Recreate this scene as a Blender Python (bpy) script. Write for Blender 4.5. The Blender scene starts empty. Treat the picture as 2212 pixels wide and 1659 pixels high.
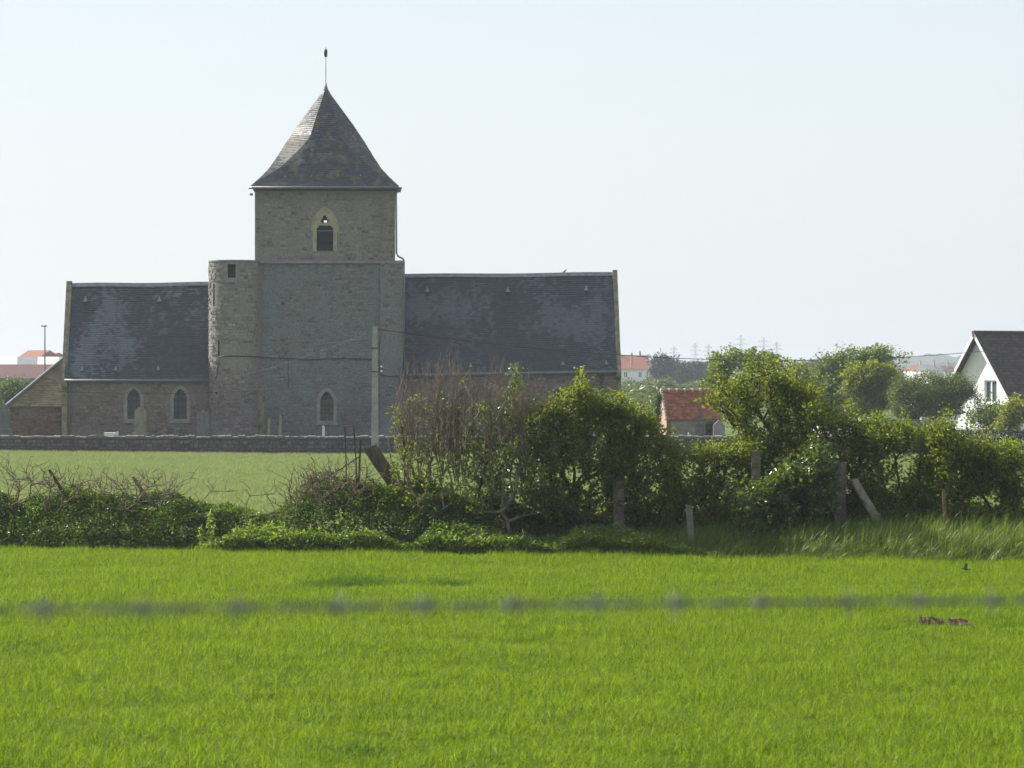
import bpy, math, random
import numpy as np
from mathutils import Vector, Matrix
from mathutils.geometry import tessellate_polygon

# ---------------------------------------------------------------- camera, sky, sun, exposure
sc = bpy.context.scene
COL = sc.collection
EYE = 3.2                      # metres above the crop tops (z = 0)
F = 8295.0                     # focal length in photo units (photo 2212 units wide)
CX, CY = 1106.0, 829.5
cam_data = bpy.data.cameras.new('camera')
cam_data.sensor_width = 36.0
cam_data.lens = 36.0 * F / 2212.0
cam_data.clip_start = 0.3
cam_data.clip_end = 20000.0
cam_data.dof.use_dof = True
cam_data.dof.focus_distance = 82.0
cam_data.dof.aperture_fstop = 7.6
cam = bpy.data.objects.new('camera', cam_data)
cam.location = (0, 0, EYE)
cam.rotation_euler = (math.pi / 2, 0, 0)
COL.objects.link(cam)
sc.camera = cam

SUN_EL = math.radians(35)
SUN_AZ = math.radians(-57)     # from +Y (view direction), negative = to the left
world = bpy.data.worlds.new('World')
sc.world = world
world.use_nodes = True
wt = world.node_tree
for n in list(wt.nodes):
    wt.nodes.remove(n)
w_out = wt.nodes.new('ShaderNodeOutputWorld')
w_bg = wt.nodes.new('ShaderNodeBackground')
w_sky = wt.nodes.new('ShaderNodeTexSky')
w_sky.sky_type = 'NISHITA'
w_sky.sun_disc = False
w_sky.sun_elevation = SUN_EL
w_sky.sun_rotation = SUN_AZ
w_sky.altitude = 0
w_sky.air_density = 1.0
w_sky.dust_density = 1.0
w_sky.ozone_density = 2.4
w_bg.inputs['Strength'].default_value = 0.09
w_mix = wt.nodes.new('ShaderNodeMix')            # thin high veil, the same over the whole sky
w_mix.data_type = 'RGBA'
w_mix.inputs[0].default_value = 0.75
w_mix.inputs[7].default_value = (4.50, 4.72, 4.95, 1.0)
wt.links.new(w_sky.outputs[0], w_mix.inputs[6])
wt.links.new(w_mix.outputs[2], w_bg.inputs['Color'])
wt.links.new(w_bg.outputs[0], w_out.inputs['Surface'])

sun_data = bpy.data.lights.new('sun', 'SUN')
sun_data.energy = 5.0
sun_data.angle = math.radians(0.6)
sun_data.color = (1.0, 0.95, 0.86)
sun = bpy.data.objects.new('sun', sun_data)
s_dir = Vector((math.sin(SUN_AZ) * math.cos(SUN_EL), math.cos(SUN_AZ) * math.cos(SUN_EL), math.sin(SUN_EL)))
sun.rotation_euler = s_dir.to_track_quat('Z', 'Y').to_euler()
sun.location = (-60, 40, 60)
COL.objects.link(sun)

sc.view_settings.view_transform = 'Standard'
sc.view_settings.look = 'None'
sc.view_settings.exposure = 1.0
sc.view_settings.gamma = 1.0
sc.render.engine = 'CYCLES'
cy = sc.cycles
cy.use_denoising = True
cy.max_bounces = 7
cy.diffuse_bounces = 3
cy.glossy_bounces = 2
cy.transmission_bounces = 5
cy.transparent_max_bounces = 6
cy.volume_bounces = 0
cy.sample_clamp_indirect = 6
cy.use_adaptive_sampling = True
cy.adaptive_threshold = 0.012

# ---------------------------------------------------------------- helpers
rng = np.random.default_rng(7)
RAND = random.Random(11)

def at(x, y, d):
    return np.array(((x - CX) / F * d, d, EYE - (y - CY) / F * d))

class NT:
    def __init__(self, name):
        self.m = bpy.data.materials.new(name)
        self.m.use_nodes = True
        self.t = self.m.node_tree
        for n in list(self.t.nodes):
            self.t.nodes.remove(n)
        self.out = self.t.nodes.new('ShaderNodeOutputMaterial')

    def n(self, typ, props=None, **ins):
        nd = self.t.nodes.new(typ)
        for k, v in (props or {}).items():
            setattr(nd, k, v)
        for k, v in ins.items():
            key = int(k[1:]) if k[0] == 'i' and k[1:].isdigit() else k.replace('_', ' ')
            self.set(nd.inputs[key], v)
        return nd

    def set(self, sock, v):
        if hasattr(v, 'is_output') or isinstance(v, bpy.types.NodeSocket):
            self.t.links.new(v, sock)
        else:
            if isinstance(v, (tuple, list)) and sock.type == 'RGBA' and len(v) == 3:
                v = (*v, 1.0)
            sock.default_value = v

    def ramp(self, fac, stops, interp='LINEAR'):
        nd = self.t.nodes.new('ShaderNodeValToRGB')
        nd.color_ramp.interpolation = interp
        el = nd.color_ramp.elements
        while len(el) < len(stops):
            el.new(0.5)
        for e, (p, c) in zip(el, stops):
            e.position = p
            e.color = (*c, 1) if len(c) == 3 else c
        self.set(nd.inputs[0], fac)
        return nd.outputs[0]

    def noise(self, vec, scale, detail=3, rough=0.55, dist=0.0):
        nd = self.n('ShaderNodeTexNoise', None, Vector=vec, Scale=scale, Detail=detail, Roughness=rough, Distortion=dist)
        return nd.outputs['Fac']

    def math(self, op, a, b=0.0, clamp=False):
        nd = self.n('ShaderNodeMath', {'operation': op, 'use_clamp': clamp}, i0=a, i1=b)
        return nd.outputs[0]

    def mix(self, fac, a, b, blend='MIX'):
        nd = self.n('ShaderNodeMix', {'data_type': 'RGBA', 'blend_type': blend})
        self.set(nd.inputs[0], fac)
        self.set(nd.inputs[6], a)
        self.set(nd.inputs[7], b)
        return nd.outputs[2]

    def rng(self, v, a, b, c=0.0, d=1.0):
        nd = self.n('ShaderNodeMapRange', None, i0=v, i1=a, i2=b, i3=c, i4=d)
        return nd.outputs[0]

    def obj(self):
        return self.n('ShaderNodeTexCoord').outputs['Object']

    def mapping(self, vec, scale):
        nd = self.n('ShaderNodeMapping', None, Vector=vec)
        nd.inputs['Scale'].default_value = scale
        return nd.outputs[0]

    def tint(self):
        return self.n('ShaderNodeAttribute', {'attribute_name': 'tint'}).outputs['Fac']

    def finish(self, color, rough=0.8, spec=0.3, bump=None, bstr=0.3, bdist=0.02, metal=0.0):
        p = self.n('ShaderNodeBsdfPrincipled')
        self.set(p.inputs['Base Color'], color)
        self.set(p.inputs['Roughness'], rough)
        self.set(p.inputs['Specular IOR Level'], spec)
        self.set(p.inputs['Metallic'], metal)
        if bump is not None:
            b = self.n('ShaderNodeBump', None, Strength=bstr, Distance=bdist, Height=bump)
            self.set(p.inputs['Normal'], b.outputs[0])
        self.t.links.new(p.outputs[0], self.out.inputs[0])
        return self.m

def plain(name, col, rough=0.7, var=0.25, scale=6.0, spec=0.3, metal=0.0, bstr=0.25):
    t = NT(name)
    v = t.obj()
    f = t.noise(v, scale, 5)
    lo = tuple(c * (1 - var) for c in col)
    hi = tuple(min(1, c * (1 + var)) for c in col)
    c = t.ramp(f, [(0.3, lo), (0.7, hi)])
    return t.finish(c, rough, spec, f, bstr, 0.02, metal)

def leafmat(name, stops, trans=0.45, tcol=None, rough=0.45, spec=0.35, vscale=0.4):
    t = NT(name)
    v = t.n('ShaderNodeNewGeometry').outputs['Position']
    f = t.math('ADD', t.math('MULTIPLY', t.tint(), 0.75), t.math('MULTIPLY', t.noise(v, vscale, 2), 0.3))
    c = t.ramp(f, stops)
    p = t.n('ShaderNodeBsdfPrincipled')
    t.set(p.inputs['Base Color'], c)
    t.set(p.inputs['Roughness'], rough)
    t.set(p.inputs['Specular IOR Level'], spec)
    tr = t.n('ShaderNodeBsdfTranslucent')
    tc = t.mix(1.0, c, tcol or (1.5, 1.45, 0.6), 'MULTIPLY')
    t.set(tr.inputs[0], tc)
    mx = t.n('ShaderNodeMixShader')
    t.set(mx.inputs[0], trans)
    t.t.links.new(p.outputs[0], mx.inputs[1])
    t.t.links.new(tr.outputs[0], mx.inputs[2])
    t.t.links.new(mx.outputs[0], t.out.inputs[0])
    return t.m

# --- mesh building
def new_mesh(name, V, faces, tint=None, mat=None, smooth=False):
    """V (n,3); faces: list of int arrays (m,k)."""
    V = np.asarray(V, dtype=np.float32)
    me = bpy.data.meshes.new(name)
    faces = [np.asarray(f, dtype=np.int32) for f in faces if len(f)]
    me.vertices.add(len(V))
    me.vertices.foreach_set('co', V.ravel())
    nl = sum(f.size for f in faces)
    npoly = sum(len(f) for f in faces)
    if npoly:
        me.loops.add(nl)
        me.polygons.add(npoly)
        me.loops.foreach_set('vertex_index', np.concatenate([f.ravel() for f in faces]))
        sizes = np.concatenate([np.full(len(f), f.shape[1], dtype=np.int32) for f in faces])
        starts = np.concatenate(([0], np.cumsum(sizes)[:-1])).astype(np.int32)
        me.polygons.foreach_set('loop_start', starts)
        me.polygons.foreach_set('loop_total', sizes)
        if smooth:
            me.polygons.foreach_set('use_smooth', np.ones(npoly, dtype=bool))
    if tint is not None:
        a = me.attributes.new('tint', 'FLOAT', 'POINT')
        a.data.foreach_set('value', np.asarray(tint, dtype=np.float32))
    if mat is not None:
        me.materials.append(mat)
    me.update(calc_edges=True)
    return me

def link(name, data, parent=None, label=None, cat=None, group=None, kind=None):
    o = bpy.data.objects.new(name, data)
    COL.objects.link(o)
    if parent is not None:
        o.parent = parent
    if label:
        o['label'] = label
    if cat:
        o['category'] = cat
    if group:
        o['group'] = group
    if kind:
        o['kind'] = kind
    return o

def empty(name, loc, rz=0.0, label=None, cat=None, group=None):
    o = link(name, None, None, label, cat, group)
    o.empty_display_size = 0.3
    o.location = tuple(float(v) for v in loc)
    o.rotation_euler = (0, 0, rz)
    return o

class MB:
    """collects polygons of any size into one mesh"""
    def __init__(self):
        self.V = []
        self.Fc = []
        self.T = []
    def add(self, vs, fs, t=0.5):
        b = len(self.V)
        self.V += [tuple(v) for v in vs]
        self.Fc += [tuple(i + b for i in f) for f in fs]
        self.T += [t] * len(vs)
    def box(self, x0, x1, y0, y1, z0, z1, t=0.5):
        self.add([(x0, y0, z0), (x1, y0, z0), (x1, y1, z0), (x0, y1, z0), (x0, y0, z1), (x1, y0, z1), (x1, y1, z1), (x0, y1, z1)],
                 [(0, 3, 2, 1), (4, 5, 6, 7), (0, 1, 5, 4), (1, 2, 6, 5), (2, 3, 7, 6), (3, 0, 4, 7)], t)
    def extrude(self, poly, axis_pts, t=0.5, holes=()):
        """poly: list of 2D; axis_pts: (f0, f1) functions mapping 2D -> 3D for the two ends"""
        f0, f1 = axis_pts
        loops = [list(poly)] + [list(h) for h in holes]
        tri = tessellate_polygon([[Vector((p[0], p[1], 0)) for p in l] for l in loops])
        flat = [p for l in loops for p in l]
        n = len(flat)
        fs = [tuple(reversed(tr)) for tr in tri] + [tuple(i + n for i in tr) for tr in tri]
        b = 0
        for l in loops:
            k = len(l)
            for i in range(k):
                j = (i + 1) % k
                fs.append((b + i, b + j, b + j + n, b + i + n))
            b += k
        self.add([f0(*p) for p in flat] + [f1(*p) for p in flat], fs, t)
    def tube(self, pts, r, n=6, t=0.5, cap=True):
        pts = [np.array(p, float) for p in pts]
        rs = r if hasattr(r, '__len__') else [r] * len(pts)
        vs, fs = [], []
        for i, p in enumerate(pts):
            a = pts[min(i + 1, len(pts) - 1)] - pts[max(i - 1, 0)]
            a = a / (np.linalg.norm(a) + 1e-9)
            ref = np.array((0, 0, 1.0)) if abs(a[2]) < 0.9 else np.array((1.0, 0, 0))
            u = np.cross(a, ref); u /= np.linalg.norm(u)
            w = np.cross(a, u)
            for k in range(n):
                an = 2 * math.pi * k / n
                vs.append(p + rs[i] * (math.cos(an) * u + math.sin(an) * w))
        for i in range(len(pts) - 1):
            for k in range(n):
                k2 = (k + 1) % n
                fs.append((i * n + k, i * n + k2, (i + 1) * n + k2, (i + 1) * n + k))
        if cap:
            fs.append(tuple(reversed(range(n))))
            fs.append(tuple((len(pts) - 1) * n + k for k in range(n)))
        self.add(vs, fs, t)
    def mesh(self, name, mat, smooth=False):
        me = bpy.data.meshes.new(name)
        me.from_pydata(self.V, [], self.Fc)
        a = me.attributes.new('tint', 'FLOAT', 'POINT')
        a.data.foreach_set('value', np.array(self.T, dtype=np.float32))
        me.materials.append(mat)
        if smooth:
            me.polygons.foreach_set('use_smooth', np.ones(len(me.polygons), dtype=bool))
        me.update()
        return me
    def build(self, name, mat, parent=None, smooth=False, **kw):
        return link(name, self.mesh(name, mat, smooth), parent, **kw)

def boxpart(name, mat, parent, *a, **kw):
    m = MB(); m.box(*a)
    return m.build(name, mat, parent, **kw)

# --- value noise in numpy
_lat = rng.random((32, 32, 32))
def vnoise(P, s):
    q = np.asarray(P) * s
    i = np.floor(q).astype(int)
    f = q - i
    f = f * f * (3 - 2 * f)
    r = 0
    for dx in (0, 1):
        for dy in (0, 1):
            for dz in (0, 1):
                w = (f[..., 0] if dx else 1 - f[..., 0]) * (f[..., 1] if dy else 1 - f[..., 1]) * (f[..., 2] if dz else 1 - f[..., 2])
                r = r + w * _lat[(i[..., 0] + dx) % 32, (i[..., 1] + dy) % 32, (i[..., 2] + dz) % 32]
    return r

# --- leaves, twigs
def leaf_arrays(P, size, r, up=0.5, aspect=0.55, fold=0.25, tint=None, droop=0.0):
    n = len(P)
    D = r.normal(size=(n, 3)); D[:, 2] = D[:, 2] * 0.6 + 0.15 - droop
    D /= np.linalg.norm(D, axis=1)[:, None]
    N = r.normal(size=(n, 3)); N[:, 2] += up * 2
    N -= (N * D).sum(1)[:, None] * D
    N /= np.linalg.norm(N, axis=1)[:, None] + 1e-9
    S = np.cross(D, N)
    L = (size * (0.65 + 0.7 * r.random(n)))[:, None]
    a = P
    b = P + D * L * 0.45 + S * L * aspect * 0.5 + N * L * fold * 0.5
    c = P + D * L
    d = P + D * L * 0.45 - S * L * aspect * 0.5 + N * L * fold * 0.5
    V = np.stack([a, b, c, d], 1).reshape(-1, 3)
    i = np.arange(n) * 4
    Fa = np.concatenate([np.stack([i, i + 1, i + 2], 1), np.stack([i, i + 2, i + 3], 1)])
    if tint is None:
        tint = r.random(n)
    return V, Fa, np.repeat(tint, 4)

def twig_arrays(P0, P1, R0, R1, n=4):
    P0 = np.asarray(P0); P1 = np.asarray(P1)
    A = P1 - P0
    A = A / (np.linalg.norm(A, axis=1)[:, None] + 1e-9)
    ref = np.where(np.abs(A[:, 2:3]) < 0.9, np.array([[0, 0, 1.0]]), np.array([[1.0, 0, 0]]))
    U = np.cross(A, ref); U /= np.linalg.norm(U, axis=1)[:, None] + 1e-9
    W = np.cross(A, U)
    rings = []
    for P, R in ((P0, R0), (P1, R1)):
        for k in range(n):
            an = 2 * math.pi * k / n
            rings.append(P + np.asarray(R)[:, None] * (math.cos(an) * U + math.sin(an) * W))
    V = np.stack(rings, 1).reshape(-1, 3)
    m = len(P0)
    b = (np.arange(m) * 2 * n)[:, None]
    fs = []
    for k in range(n):
        k2 = (k + 1) % n
        fs.append(b + np.array([[k, k2, n + k2, n + k]]))
    return V, np.concatenate(fs)

def grow(roots, ends, step, r, up=0.25, jitter=0.12):
    """connect every end point to the nearest point of the growing skeleton"""
    cap = 60 * len(ends) + 500
    N = np.zeros((cap, 3)); par = -np.ones(cap, int); cost = np.zeros(cap)
    k = 0
    for q in roots:
        N[k] = q; k += 1
    base = np.array(roots).mean(0)
    order = np.argsort(np.linalg.norm(ends - base, axis=1) + r.random(len(ends)) * step * 2)
    tips = []
    for e in order:
        p = ends[e]
        dv = N[:k] - p
        dist = np.sqrt((dv ** 2).sum(1))
        pen = np.maximum(0, N[:k, 2] - p[2]) * 1.2
        j = int(np.argmin(dist + 0.28 * cost[:k] + pen))
        q = N[j].copy()
        L = dist[j]
        m = max(1, int(L / step))
        bend = r.normal(size=3) * L * jitter
        bend[2] = -abs(bend[2]) * up * 2
        last = j
        for s in range(1, m + 1):
            t = s / m
            x = q + (p - q) * t + bend * 4 * t * (1 - t) * 0.5
            if s < m:
                x = x + r.normal(size=3) * step * 0.10
            if k >= cap:
                break
            N[k] = x; par[k] = last; cost[k] = cost[last] + L / m
            last = k; k += 1
        tips.append(last)
    N = N[:k]; par = par[:k]
    w = np.zeros(k); np.add.at(w, np.array(tips), 1.0)
    for i in range(k - 1, -1, -1):
        if par[i] >= 0:
            w[par[i]] += w[i]
    return N, par, np.maximum(w, 1.0), np.array(tips)

def skeleton_parts(parent, N, par, w, rtip, power, mat, thick, rmax=None, n=4, trunkname='trunk'):
    i = np.where(par >= 0)[0]
    R = rtip * w ** power
    if rmax:
        R = np.minimum(R, rmax)
    a, b = par[i], i
    R0 = np.minimum(R[a], R[b] * 1.5); R1 = R[b]
    big = R1 > thick
    root = np.arange(len(N))
    for q in range(len(N)):
        if par[q] >= 0:
            root[q] = root[par[q]]
    if big.any():
        V, Fq = twig_arrays(N[a[big]], N[b[big]] + (N[b[big]] - N[a[big]]) * 0.06, R0[big], R1[big], 7)
        link(trunkname, new_mesh(trunkname, V, [Fq], np.full(len(V), 0.5), mat, True), parent)
    for q in np.unique(root[b]):
        sm = ~big & (root[b] == q)
        if sm.any():
            V, Fq = twig_arrays(N[a[sm]], N[b[sm]], R0[sm], R1[sm], n)
            link('branches', new_mesh('branches', V, [Fq], np.repeat(rng.random(int(sm.sum())), 2 * n), mat), parent)

def blob_points(blobs, d, n, r, depth=0.8, shell=2.0, gap=0.0, gapscale=1.0):
    W = np.array([b[2] * b[3] * (b[4] if len(b) > 4 else 1) for b in blobs], float)
    W /= W.sum()
    out = []
    need = n
    while need > 0:
        k = r.choice(len(blobs), size=need * 2, p=W)
        B = np.array([b[:4] for b in blobs], float)[k]
        D = r.normal(size=(len(k), 3)); D /= np.linalg.norm(D, axis=1)[:, None]
        rad = r.random(len(k)) ** (1 / (1 + shell))
        D = D * rad[:, None]
        sx = B[:, 2] / F * d; sz = B[:, 3] / F * d
        P = np.stack([(B[:, 0] - CX) / F * d + D[:, 0] * sx, d + D[:, 1] * sx * depth, EYE - (B[:, 1] - CY) / F * d + D[:, 2] * sz], 1)
        if gap > 0:
            P = P[vnoise(P + 50, gapscale) > gap]
        out.append(P[:need]); need -= len(out[-1])
    return np.concatenate(out)

def column_points(prof, d, n, r, thick=0.9, gap=0.0, gapscale=1.5, sprig=0.2, bias=1.0):
    xs_ = np.array([p[0] for p in prof], float); tp_ = np.array([p[1] for p in prof], float); bt_ = np.array([p[2] for p in prof], float)
    out, need = [], n
    while need > 0:
        k = need * 3
        x = r.uniform(xs_[0], xs_[-1], k)
        top = np.interp(x, xs_, tp_); bot = np.interp(x, xs_, bt_)
        keep = r.random(k) < (bot - top) / (bt_ - tp_).max()
        x, top, bot = x[keep], top[keep], bot[keep]
        k = len(x)
        wob = vnoise(np.stack([x * 0.05, x * 0 + d, x * 0], 1), 1.0)
        u = r.random(k) ** bias
        y = top + (bot - top) * u + (wob - 0.25) * 42 * (1 - u)
        y = np.where(r.random(k) < sprig, top - np.abs(r.normal(size=k)) * 20 + 14, y)
        dep = r.uniform(-1, 1, k) * thick * np.sqrt(np.clip(1.15 - (1 - u) ** 2 * 0.7, 0.1, 1))
        P = np.stack([(x - CX) / F * d, d + dep, EYE - (y - CY) / F * d], 1)
        if gap > 0:
            P = P[vnoise(P + 50, gapscale) * 0.7 + vnoise(P + 20, gapscale * 2.3) * 0.3 > gap]
        out.append(P[:need]); need -= len(out[-1])
    return np.concatenate(out)

def plant(name, label, cat, group, d, blobs, root, leaf, bark, n_end=150, per=40, size=0.06, spread=0.16, rtip=0.004, power=0.45,
          thick=0.03, rmax=0.2, depth=0.8, shell=1.2, gap=0.0, gapscale=1.0, seed=1, step=0.25, up=0.4, aspect=0.55, ground=-0.3, bare=None, extra=None):
    r = np.random.default_rng(seed)
    xs = root if isinstance(root, (list, tuple)) else [root]
    roots = [np.array(((x - CX) / F * d, d + r.normal() * 0.1, ground)) for x in xs]
    ends = column_points(blobs, d, n_end, r, depth, gap, gapscale) if len(blobs[0]) == 3 else blob_points(blobs, d, n_end, r, depth, shell, gap, gapscale)
    if extra is not None:
        ends = np.concatenate([ends, extra])
    ends[:, 2] = np.maximum(ends[:, 2], ground + 0.12)
    base = np.mean(roots, axis=0)
    o = empty(name, base, 0, label, cat, group)
    N, par, w, tips = grow(roots, ends, step, r)
    skeleton_parts(o, N - base, par, w, rtip, power, bark, thick, rmax)
    keep = N[tips]
    if bare is not None:
        keep = keep[r.random(len(keep)) > bare(keep)]
    if per > 0 and len(keep):
        cl = np.repeat(np.arange(len(keep)), per)
        dn = r.normal(size=(len(cl), 3)); dn *= np.minimum(1.0, 1.7 / (np.linalg.norm(dn, axis=1)[:, None] + 1e-6))
        P = keep[cl] + dn * spread * (0.5 + r.random(len(keep)))[cl][:, None]
        P[:, 2] = np.maximum(P[:, 2], ground + 0.05)
        ct = r.random(len(keep))
        tint = np.clip(0.55 * ct[cl] + 0.45 * r.random(len(cl)), 0, 1)
        V, Fa, T = leaf_arrays(P - base, size, r, up, aspect, tint=tint)
        link('crown' if cat == 'tree' else 'foliage', new_mesh('foliage', V, [Fa], T, leaf), o)
    return o

# --- scatter object: patches + points in one mesh, instanced by its own modifier
def scatter(name, patches, pts, rots, scls, mat, label, cat):
    Vs, Fs, Ts, var = [], [], [], []
    base = 0
    for k, (V, Fl, T) in enumerate(patches):
        Vs.append(V); Ts.append(T); var.append(np.full(len(V), k))
        Fs += [f + base for f in Fl]
        base += len(V)
    npnt = len(pts)
    Vs.append(pts); Ts.append(np.zeros(npnt)); var.append(np.full(npnt, -1))
    V = np.concatenate(Vs)
    me = new_mesh(name, V, Fs, np.concatenate(Ts), mat)
    nv = len(V)
    def attr(nm, typ, arr, key):
        a = me.attributes.new(nm, typ, 'POINT')
        a.data.foreach_set(key, arr)
    attr('variant', 'INT', np.concatenate(var).astype(np.int32), 'value')
    pick = np.zeros(nv, np.int32); pick[-npnt:] = rng.integers(0, len(patches), npnt)
    attr('pick', 'INT', pick, 'value')
    ro = np.zeros((nv, 3), np.float32); ro[-npnt:] = rots
    attr('rot', 'FLOAT_VECTOR', ro.ravel(), 'vector')
    so = np.ones((nv, 3), np.float32); so[-npnt:] = scls
    attr('scl', 'FLOAT_VECTOR', so.ravel(), 'vector')
    o = link(name, me, None, label, cat, None, 'stuff')
    g = bpy.data.node_groups.new(name, 'GeometryNodeTree')
    g.interface.new_socket('Geometry', in_out='INPUT', socket_type='NodeSocketGeometry')
    g.interface.new_socket('Geometry', in_out='OUTPUT', socket_type='NodeSocketGeometry')
    N = g.nodes.new
    L = g.links.new
    gi, go = N('NodeGroupInput'), N('NodeGroupOutput')
    def named(nm, typ):
        a = N('GeometryNodeInputNamedAttribute'); a.data_type = typ; a.inputs['Name'].default_value = nm
        return next(s for s in a.outputs if s.enabled and s.name == 'Attribute')
    va = named('variant', 'INT')
    def sel(k):
        c = N('FunctionNodeCompare'); c.data_type = 'INT'; c.operation = 'EQUAL'
        ii = [s for s in c.inputs if s.type == 'INT' ]
        L(va, ii[0]); ii[1].default_value = k
        s = N('GeometryNodeSeparateGeometry'); s.domain = 'POINT'
        L(gi.outputs[0], s.inputs[0]); L(c.outputs[0], s.inputs[1])
        return s.outputs[0]
    join = N('GeometryNodeJoinGeometry')
    for k in range(len(patches)):
        ti = N('GeometryNodeGeometryToInstance')
        L(sel(k), ti.inputs[0]); L(ti.outputs[0], join.inputs[0])
    mp = N('GeometryNodeMeshToPoints')
    L(sel(-1), mp.inputs[0])
    iop = N('GeometryNodeInstanceOnPoints')
    L(mp.outputs[0], iop.inputs['Points']); L(join.outputs[0], iop.inputs['Instance'])
    iop.inputs['Pick Instance'].default_value = True
    L(named('pick', 'INT'), iop.inputs['Instance Index'])
    er = N('FunctionNodeEulerToRotation')
    L(named('rot', 'FLOAT_VECTOR'), er.inputs[0]); L(er.outputs[0], iop.inputs['Rotation'])
    L(named('scl', 'FLOAT_VECTOR'), iop.inputs['Scale'])
    L(iop.outputs[0], go.inputs[0])
    md = o.modifiers.new('scatter', 'NODES')
    md.node_group = g
    return o

def blade_patch(r, n, half, hmin, hmax, width, lean, leandir, segs=3, curl=0.6, fan=1.2, droop=0.3):
    """curved grass blades rooted in a square, returned as arrays"""
    X = r.uniform(-half, half, n); Y = r.uniform(-half, half, n)
    H = r.uniform(hmin, hmax, n)
    an = r.normal(leandir, fan, n)
    ln = np.abs(r.normal(lean, lean * 0.5, n))
    dx, dy = np.cos(an), np.sin(an)
    fa = r.uniform(0, math.pi, n)
    wx, wy = np.cos(fa), np.sin(fa)
    w = width * r.uniform(0.6, 1.3, n)
    rows = []
    for s in range(segs + 1):
        t = s / segs
        off = ln * H * (t ** (1 + curl))
        z = H * (t - droop * np.minimum(ln, 1.3) * t ** 2.4)
        ww = w * (1 - t) ** 0.7 * 0.5 + 0.0004
        c = np.stack([X + dx * off, Y + dy * off, z], 1)
        e = np.stack([wx * ww, wy * ww, np.zeros(n)], 1)
        rows += [c - e, c + e]
    V = np.stack(rows, 1).reshape(-1, 3)
    b = (np.arange(n) * 2 * (segs + 1))[:, None]
    Fq = np.concatenate([b + np.array([[2 * s, 2 * s + 1, 2 * s + 3, 2 * s + 2]]) for s in range(segs)])
    T = np.repeat(r.random(n), 2 * (segs + 1))
    return V, [Fq], T

# ---------------------------------------------------------------- materials
def mat_church_stone(name, lime=0.5, c1=(0.30, 0.27, 0.23), c2=(0.20, 0.18, 0.165), low=(0.20, 0.165, 0.17), zlow=3.6, limecol=(0.27, 0.285, 0.265)):
    t = NT(name)
    v = t.obj()
    tint = t.tint()
    c = t.ramp(tint, [(0.0, tuple(a * 0.75 for a in c2)), (0.3, tuple(a * 0.5 + b * 0.5 for a, b in zip(c1, c2))), (0.8, c1), (1.0, tuple(a * 1.12 for a in c1))])
    sx = t.n('ShaderNodeSeparateXYZ', None, Vector=v)
    z = t.math('ADD', sx.outputs[2], t.math('MULTIPLY', t.math('SUBTRACT', t.noise(v, 0.35, 3), 0.5), 5.0))
    fl = t.rng(z, zlow + 1.0, zlow - 1.6)
    lowc = t.ramp(tint, [(0.0, tuple(a * 0.7 for a in low)), (0.5, low), (1.0, tuple(a * 1.3 for a in low))])
    c = t.mix(t.math('MULTIPLY', fl, 0.85), c, lowc)
    lm = t.rng(t.noise(v, 0.5, 7, 0.66, 0.3), 0.68 - lime * 0.42, 0.84 - lime * 0.42)
    c = t.mix(t.math('MULTIPLY', lm, 0.8), c, limecol)
    st = t.rng(t.noise(t.mapping(v, (1.6, 1.6, 0.18)), 1.0, 4), 0.52, 0.75)
    c = t.mix(t.math('MULTIPLY', st, 0.4), c, (0.13, 0.125, 0.10))
    ye = t.rng(t.noise(v, 0.9, 5), 0.64, 0.74)
    c = t.mix(t.math('MULTIPLY', ye, 0.25), c, (0.25, 0.21, 0.09))
    fine = t.noise(v, 9.0, 6, 0.7)
    c = t.mix(0.75, c, t.ramp(fine, [(0.25, (0.4, 0.4, 0.4)), (0.75, (1.3, 1.3, 1.3))]), 'MULTIPLY')
    c = t.mix(1.0, c, (0.97, 0.97, 0.99), 'MULTIPLY')
    return t.finish(c, 0.92, 0.15, fine, 0.6, 0.05)

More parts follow.
